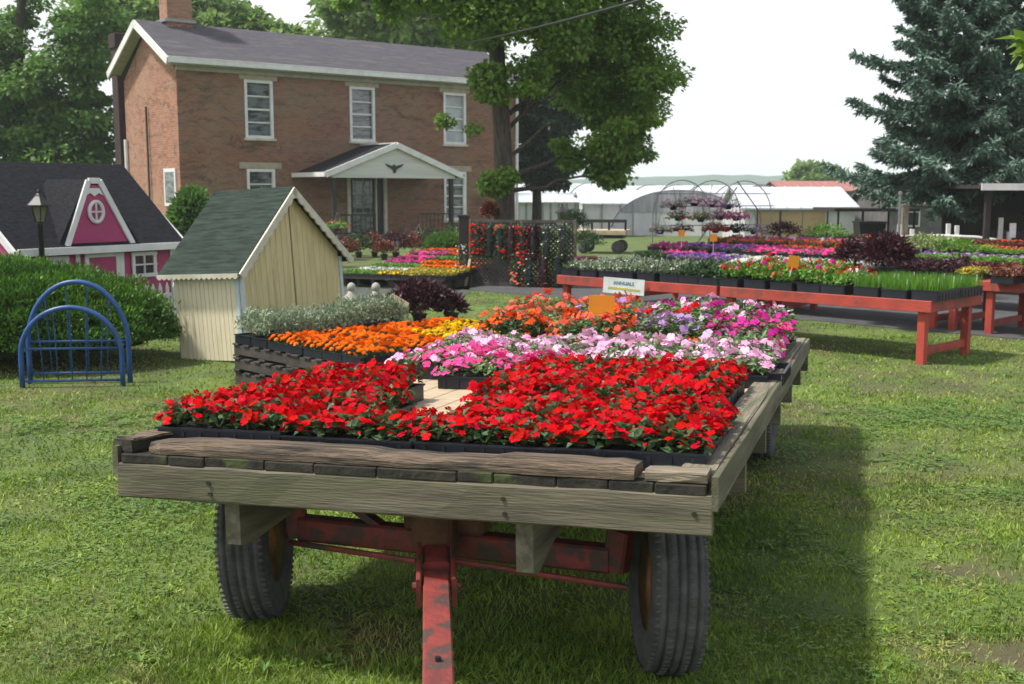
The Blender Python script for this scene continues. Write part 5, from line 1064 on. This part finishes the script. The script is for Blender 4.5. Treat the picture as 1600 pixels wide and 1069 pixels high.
for x, z, kd, ds in BAGS:
    t = thing('hanging_flower_bag', f'{ds} flower bag hanging on the grey lattice', 'flower bag', (-.80+cR*x, 21.7+sR*x-.03, z), R(-19.4), 'flower bags on the lattice')
    mb = MB(); mb.lathe([(.02, -.32), (.06, -.28), (.07, 0), (.06, .25), (.03, .3)], 12, c=(0, -.06, 0)); obj('bag', mb, 'tray', t); mb = MB(); mb.tube([(0, -.04, .3), (0, .0, .36)], .01, 5); obj('hook', mb, 'black_metal', t)
    for k, me in enumerate(plant_meshes(kd, 5, 'bag')): o = link(bpy.data.objects.new('foliage' if k == 0 else 'blossoms', me), t); o.scale = (1.25, 1.25, .95)
# potted things on and around the lattice
for x, y, Yd, r_, h, m, lb in ((765, 338, 22.2, .16, .35, 'leaf_rust', 'salmon flowered plant behind the lattice top beside the maple'), (896, 352, 22.2, .28, .42, 'leaf_grey', 'grey feathery plant at the right end of the lattice'), (915, 362, 27, .45, .5, 'leaf_dgreen', 'dark green shrub just right of the lattice')):
    q = at(x, y, Yd); potplant(lb, (q[0], q[1], max(0, q[2]-h*.5)) if Yd < 25 else (q[0], q[1], .3), r_, h, m, .1, .03, 700, pot=False, cat='plant')

# ================================================================ HANGING BASKETS
def basket(label, p, kd, group, s_=1., chain=.4):
    t = thing('hanging_basket', label, 'hanging basket', tuple(p), rng.uniform(0, 6), group); t.scale = (s_, s_, s_)
    mb = MB(); mb.lathe([(.06, -.11), (.11, -.02), (.115, 0), (.1, 0)], 14); obj('pot', mb, 'tray', t, True); mb = MB()
    for k in range(3): a = 2.1*k; mb.tube([(.15*math.cos(a), .15*math.sin(a), 0), (0, 0, chain)], .005, 4)
    obj('hanger', mb, 'steel', t)
    for k, me in enumerate(plant_meshes(kd, 5, 'ball')): o = link(bpy.data.objects.new('foliage' if k == 0 else 'blossoms', me), t); o.scale = (1.2, 1.2, .85); o.location = (0, 0, -.02)
rk = thing('basket_rack', 'arched metal pipe rack carrying rows of hanging baskets', 'rack', (4.35, 24.1, 0), R(8))
for k, (x, y) in enumerate(((-.85, -.35), (.0, .2), (.85, .6))):
    mb = MB(); mb.tube([(x-.62*math.cos(q)*(1 if True else 0)+.0, y+.35*math.cos(q)*0, max(0, 1.3+.74*math.sin(q)) if 0 <= q <= math.pi else 0) for q in np.linspace(0, math.pi, 18)], .011, 7); obj('arch', mb, 'steel', rk)
for x, y in ((-1.47, -.35), (-.23, -.35), (.62, .2), (1.47, .6)):
    mb = MB(); mb.tube([(x, y, 0), (x, y, 1.32)], .011, 7); obj('upright', mb, 'steel', rk)
for z, y in ((1.76, .1), (1.5, -.1), (1.1, -.3)):
    mb = MB(); mb.tube([(-1.35, y-.25, z), (1.35, y+.25, z)], .01, 7); obj('hanging_bar', mb, 'steel', rk)
mb = MB(); mb.tube([(.5, .1, 2.03), (1.1, .3, 1.35), (1.35, .5, .0)], .013, 7); mb.tube([(.5, .1, 1.9), (-.5, -.1, .6)], .014, 7); obj('bracing', mb, 'steel', rk)
BK = [(1052, 318, 'mixed_petunia', 'purple and red'), (1085, 312, 'pink_petunia', 'bright pink'), (1112, 314, 'pink_petunia', 'pale pink'), (1138, 317, 'purple_salvia', 'violet'), (1060, 335, 'red_petunia', 'red and white'), (1095, 337, 'red_salvia', 'green and red'), (1125, 334, 'magenta_petunia', 'magenta'), (1150, 335, 'magenta_petunia', 'hot magenta'), (1032, 356, 'mixed_petunia', 'mauve'), (1065, 355, 'rust_coleus', 'dark red'), (1118, 354, 'red_impatiens', 'dark green and red'), (1150, 354, 'dark_coleus', 'dark leaved'), (1178, 356, 'lilac_petunia', 'pale lilac')]
for k, (x, y, kd, ds) in enumerate(BK): basket(f'{ds} hanging basket, {("top", "middle", "lowest")[0 if k < 4 else 1 if k < 8 else 2]} level of the arched rack, {ORD[k if k < 4 else k-4 if k < 8 else k-8]} from left', at(x, y+2, 24+.25*rng.normal()), kd, 'hanging baskets on the pipe rack', .95)
for k, (x, y, kd, ds) in enumerate(((527, 352, 'red_salvia', 'pink and green'), (548, 386, 'pale_foliage', 'pale green'), (655, 366, 'pale_foliage', 'small green'), (634, 372, 'dark_coleus', 'dark'))):
    q = at(x, y, 32); basket(f'{ds} basket on a hook before the porch, {ORD[k]} from left' if k < 2 else f'{ds} basket right of the porch door', q, kd, 'baskets before the porch', 1.3 if k < 2 else 1., .3)
    t = thing('plant_hook', f'thin dark hook stand holding the {ds} basket before the porch', 'plant stand', (q[0], q[1]+.02, 0)); mb = MB(); mb.tube([(-.2, 0, 0), (-.2, 0, q[2]+.3), (-.14, 0, q[2]+.4), (-.05, 0, q[2]+.4), (0, 0, q[2]+.3)], .012, 6); obj('pole', mb, 'black_metal', t)

# ================================================================ GREENHOUSES, SHEDS AND FENCES IN THE DISTANCE
gh = thing('hoop_greenhouse', 'hoop greenhouse with grey shade cloth over white plastic, behind the basket rack', 'greenhouse', (6.9, 46.5, 0), R(-12)); hw, hh, hl = 2.85, 1.86, 9
def hoop(x): return hh*math.sqrt(max(0, 1-(abs(x)/hw)**2.2))
xs_ = np.linspace(-hw, hw, 33)
mb = MB(); mb.prism([(x, hoop(x)) for x in xs_], (0, 0, 0), (1, 0, 0), (0, 0, 1), (0, hl, 0)); obj('plastic_skin', mb, 'canvas_white', gh)
mb = MB(); top = [x for x in np.linspace(-hw*.985, hw*.985, 41)]; out = [(x*1.012, hoop(x)*1.012+.01) for x in top]; inn = [(x*1.004, hoop(x)*1.004+.003) for x in top[::-1]]
for y0, y1 in ((-.03, hl+.02),): mb.prism(out+inn, (0, y0, 0), (1, 0, 0), (0, 0, 1), (0, y1-y0, 0))
obj('shade_cloth', mb, 'shade_cloth', gh)
mb = MB(); fp = [(x, hoop(x)*.985) for x in np.linspace(-hw*.97, hw*.97, 31) if hoop(x) > .95]; mb.prism([(fp[-1][0], .95), (fp[0][0], .95)]+[] if False else [(fp[0][0], .95)]+fp+[(fp[-1][0], .95)], (0, -.02, 0), (1, 0, 0), (0, 0, 1), (0, .015, 0)); obj('end_cloth', mb, 'shade_cloth', gh)
mb = MB()
for x in (-1.9, -.95, 0, .95, 1.9): mb = MB(); mb.beam((x, -.035, 0), (x, -.035, hoop(x)), .04, .03, up=(0, 1, 0)); obj('end_post', mb, 'steel', gh)
def longhouse(name, label, loc, rz, L, D, he, hr, wm, rm, posts=0, skirt=0., postm='steel', extra=None, cat='greenhouse'):
    t = thing(name, label, cat, loc, rz); mb = MB(); mb.prism([(0, 0), (D, 0), (D, he), (D/2, hr-.05), (0, he)], (0, 0, 0), (0, 1, 0), (0, 0, 1), (L, 0, 0)); obj('wall', mb, wm, t)
    mb = MB(); mb.prism([(-.2, he-.03), (D/2, hr), (D+.2, he-.03), (D+.2, he-.08), (D/2, hr-.045), (-.2, he-.08)], (-.15, 0, 0), (0, 1, 0), (0, 0, 1), (L+.3, 0, 0))
    for k in range(int(L/.45)+1): mb.beam((k*.45, -.2, he-.02), (k*.45, D/2, hr+.01), .03, .03)
    obj('roof', mb, rm, t)
    for k in range(posts): mb = MB(); mb.beam((L*k/(posts-1), -.04, 0), (L*k/(posts-1), -.04, he-.04), .07, .05, up=(0, 1, 0)); obj('post', mb, postm, t)
    return t
longhouse('greenhouse', 'long low white greenhouse with grey ridge, seen under the maple limb', (.3, 55, 0), R(4), 3.2, 5, 1.35, 1.75, 'poly_wall', 'poly_wall', 9)
longhouse('greenhouse', 'bright white greenhouse between the lattice greenhouse and the hoop house', (3.35, 53, 0), R(2), 4.4, 5, 1.3, 1.9, 'canvas_white', 'poly_wall', 6)
def hoophouse(label, loc, rz, W_, H_, L_, cloth, name='hoop_greenhouse'):
    t = thing(name, label, 'greenhouse', loc, rz); hp = lambda x: H_*math.sqrt(max(0, 1-(abs(x)/W_)**2.2)); xs_ = np.linspace(-W_, W_, 25)
    mb = MB(); mb.prism([(x, hp(x)) for x in xs_], (0, 0, 0), (1, 0, 0), (0, 0, 1), (0, L_, 0)); obj('plastic_skin', mb, cloth, t)
    for k in range(6):
        mb = MB(); mb.tube([(x*1.01, L_*k/5-.02, hp(x)*1.01+.01) for x in xs_], .025, 5); obj('rib', mb, 'steel', t)
hoophouse('farther white hoop greenhouse whose roof peeps above the grey one at left', (6.2, 66, 0), R(62), 4.0, 2.3, 9, 'poly_wall')
hoophouse('white hoop greenhouse seen through the arched rack, right of the grey one', (12.8, 58, 0), R(55), 3.2, 2.15, 8, 'poly_wall')
sb = longhouse('sales_shed', 'low building with white metal roof and tan panelled wall', (7.75, 37.5, 0), R(-3), 3.6, 5.5, 1.3, 1.98, 'canvas_white', 'tin_roof', 0, cat='shed')
for k in range(3): mb = MB(); mb.box((.75+.76*k, -.03, .62), (.72, .04, 1.1)); obj('tan_panel', mb, 'tan_panel', sb)
for x in (.36, 1.12, 2.65): mb = MB(); mb.beam((x, -.3, 0), (x, -.3, 1.22), .05, .05, up=(0, 1, 0)); obj('post', mb, 'dark_wood', sb)
longhouse('farm_building', 'long building with dull red roof behind the white roofed shed', (15.4, 64, 0), R(0), 10, 6, 1.9, 2.45, 'barn_grey', 'red_roof', 0, cat='building')
cp = thing('canopy', 'dark flat canopy on thin posts left of the spruce trunk', 'canopy', (8.9, 31, 0), R(-2)); mb = MB(); mb.box((1.1, 1.2, 1.31), (2.3, 2.6, .09)); obj('canopy_roof', mb, 'barn_dark', cp)
for x in (.08, .75, 1.45, 2.15):
    mb = MB(); mb.beam((x, .02, 0), (x, .02, 1.27), .05, .05, up=(0, 1, 0)); obj('post', mb, 'barn_dark', cp)
ct = thing('black_bin', 'black bin standing under the dark canopy', 'bin', (9.75, 30.4, 0)); mb = MB(); mb.prism([(-.28, 0.1), (.28, 0.1), (.36, .95), (-.36, .95)], (0, 0, 0), (1, 0, 0), (0, 0, 1), (0, .6, 0)); obj('body', mb, 'black_metal', ct); mb = MB(); mb.box((0, .3, .98), (.76, .66, .05), ch=.01); obj('lid', mb, 'black_metal', ct)
for x in (-.2, .2): mb = MB(); mb.lathe([(.1, -.03), (.1, .03)], 14, c=(x, .55, .1), axis='x'); obj('wheel', mb, 'rubber', ct)
bn = longhouse('grey_barn', 'grey weathered barn half hidden behind the spruce boughs', (12.0, 36, 0), R(-4), 5.2, 5, 1.45, 2.25, 'barn_grey', 'barn_grey', 0, cat='barn')
for x in (.8, 2.2, 3.6): mb = MB(); mb.box((x, -.02, .95), (.42, .03, .5)); f_ = obj('window', mb, 'white_paint', bn); mb = MB(); mb.box((x, -.04, .95), (.32, .012, .4)); obj('pane', mb, 'glass', f_)
os_ = thing('open_shed', 'dark open-fronted shed with white fascia at the right edge', 'shed', (9.85, 23.6, 0), R(-2)); mb = MB(); mb.box((2.6, 2.4, .95), (5.2, .1, 1.9)); obj('wall', mb, 'barn_dark', os_)
mb = MB(); mb.box((2.6, 1.15, 1.9), (5.5, 2.8, .07)); obj('roof', mb, 'barn_dark', os_); mb = MB(); mb.box((2.6, -.27, 1.9), (5.5, .04, .14)); obj('fascia', mb, 'white_paint', os_)
for x in (.1, 1.15, 1.9, 3.4): mb = MB(); mb.beam((x, 0, 0), (x, 0, 1.88), .12, .1, up=(0, 1, 0)); obj('post', mb, 'barn_dark', os_)
mb = MB(); mb.box((1.45, 1.3, .5), (1.2, .8, .9)); obj('work_bench', mb, 'pallet_wood', os_); mb = MB(); mb.box((.62, -.06, 1.0), (.13, .02, .3)); obj('notice', mb, 'sign_white', os_)
fe = thing('white_fence', 'white post and rail fence beneath the spruce', 'fence', (8.4, 24.4, 0), R(-7))
for x, h in ((.0, 1.1), (.27, 1.0), (1.02, 1.12), (1.2, 1.08), (2.1, 1.25), (2.28, .95)): mb = MB(); mb.beam((x, 0, 0), (x, 0, h), .085, .085, up=(0, 1, 0)); obj('fence_post', mb, 'white_paint', fe)
for z in (.83, .5): mb = MB(); mb.tube([(.0, -.05, z), (.8, -.05, z+.03), (1.6, -.05, z), (2.3, -.05, z-.1)], .035, 8); obj('rail', mb, 'white_paint', fe)
t = thing('metal_pole', 'thin grey metal pole at the left end of the white fence', 'pole', (8.32, 24.2, 0)); mb = MB(); mb.tube([(0, 0, 0), (0, 0, 1.75)], .03, 8); obj('pole', mb, 'steel', t); mb = MB(); mb.lathe([(.05, 1.74), (.05, 1.79), (.0, 1.82)], 8); obj('cap', mb, 'steel', t)
t = thing('spruce_post', 'rough brown post beside the thin metal pole', 'post', (8.58, 24.6, 0)); mb = MB(); mb.beam((0, 0, 0), (0, 0, 1.5), .13, .12, up=(0, 1, 0), n=5, jit=.006); obj('post', mb, 'old_wood_y', t); mb = MB(); mb.box((0, 0, 1.51), (.16, .15, .03)); obj('cap', mb, 'old_wood_y', t)
# small rail cart left of the hoop house
fc = thing('rail_wagon', 'small wooden flat wagon with side rail, left of the hoop greenhouse', 'wagon', (1.85, 33, 0), R(-12)); mb = MB(); mb.box((.75, .6, .62), (1.5, 1.3, .14), ch=.01); obj('deck', mb, 'plywood', fc)
for x in (.02, .5, 1.0, 1.48): mb = MB(); mb.beam((x, .0, .6), (x, 0, 1.0), .06, .05, up=(0, 1, 0)); obj('stake', mb, 'dark_wood', fc)
mb = MB(); mb.beam((-.02, -.04, .96), (1.52, -.04, .96), .04, .09); obj('rail', mb, 'dark_wood', fc)
for x in (.25, 1.25):
    for y in (.1, 1.1): mb = MB(); mb.lathe([(.06, -.06), (.27, -.07), (.28, 0), (.27, .07), (.06, .06)], 20, c=(0, 0, 0), axis='x'); o = obj('wheel', mb, 'rubber', fc, True); o.location = (x, y, .19); o.scale = (.68, .68, .68); o.rotation_euler = (0, 0, math.pi/2)
mb = MB(); mb.box((.75, .6, .5), (1.3, .9, .1)); obj('frame', mb, 'dark_wood', fc)
# power line
t = thing('power_line', 'thick dark service cable slanting through the maple crown toward the upper right', 'cable', (0, 0, 0)); a, b_ = at(712, 70, 21.9), at(1000, 0, 12); pts = []
for q in np.linspace(0, 2.2, 40): p = a+(b_-a)*q; p = p+np.array([0, 0, -.12*q*(1-q) if q < 1 else .12*(q-1)]); pts.append(p)
mb = MB(); mb.tube(pts, .017, 7); obj('cable', mb, 'black_metal', t); mb = MB(); mb.lathe([(.02, -.03), (.035, -.02), (.035, .02), (.02, .03)], 8, c=tuple(pts[0])); obj('insulator', mb, 'black_metal', t)
# ================================================================ HAZE
hz = MB(); hz.box((100, 800, 7.9), (3800, 3200, 17.8)) ; hm = bpy.data.materials.new('haze'); hm.use_nodes = True; n = hm.node_tree.nodes; n.clear(); o_ = n.new('ShaderNodeOutputMaterial'); pv = n.new('ShaderNodeVolumePrincipled')
pv.inputs['Density'].default_value = .0006; pv.inputs['Color'].default_value = (.86, .95, 1, 1); pv.inputs['Anisotropy'].default_value = .0; hm.node_tree.links.new(pv.outputs[0], o_.inputs['Volume']); MATS['haze'] = hm
h_ = obj('haze', hz, 'haze'); h_['kind'] = 'stuff'
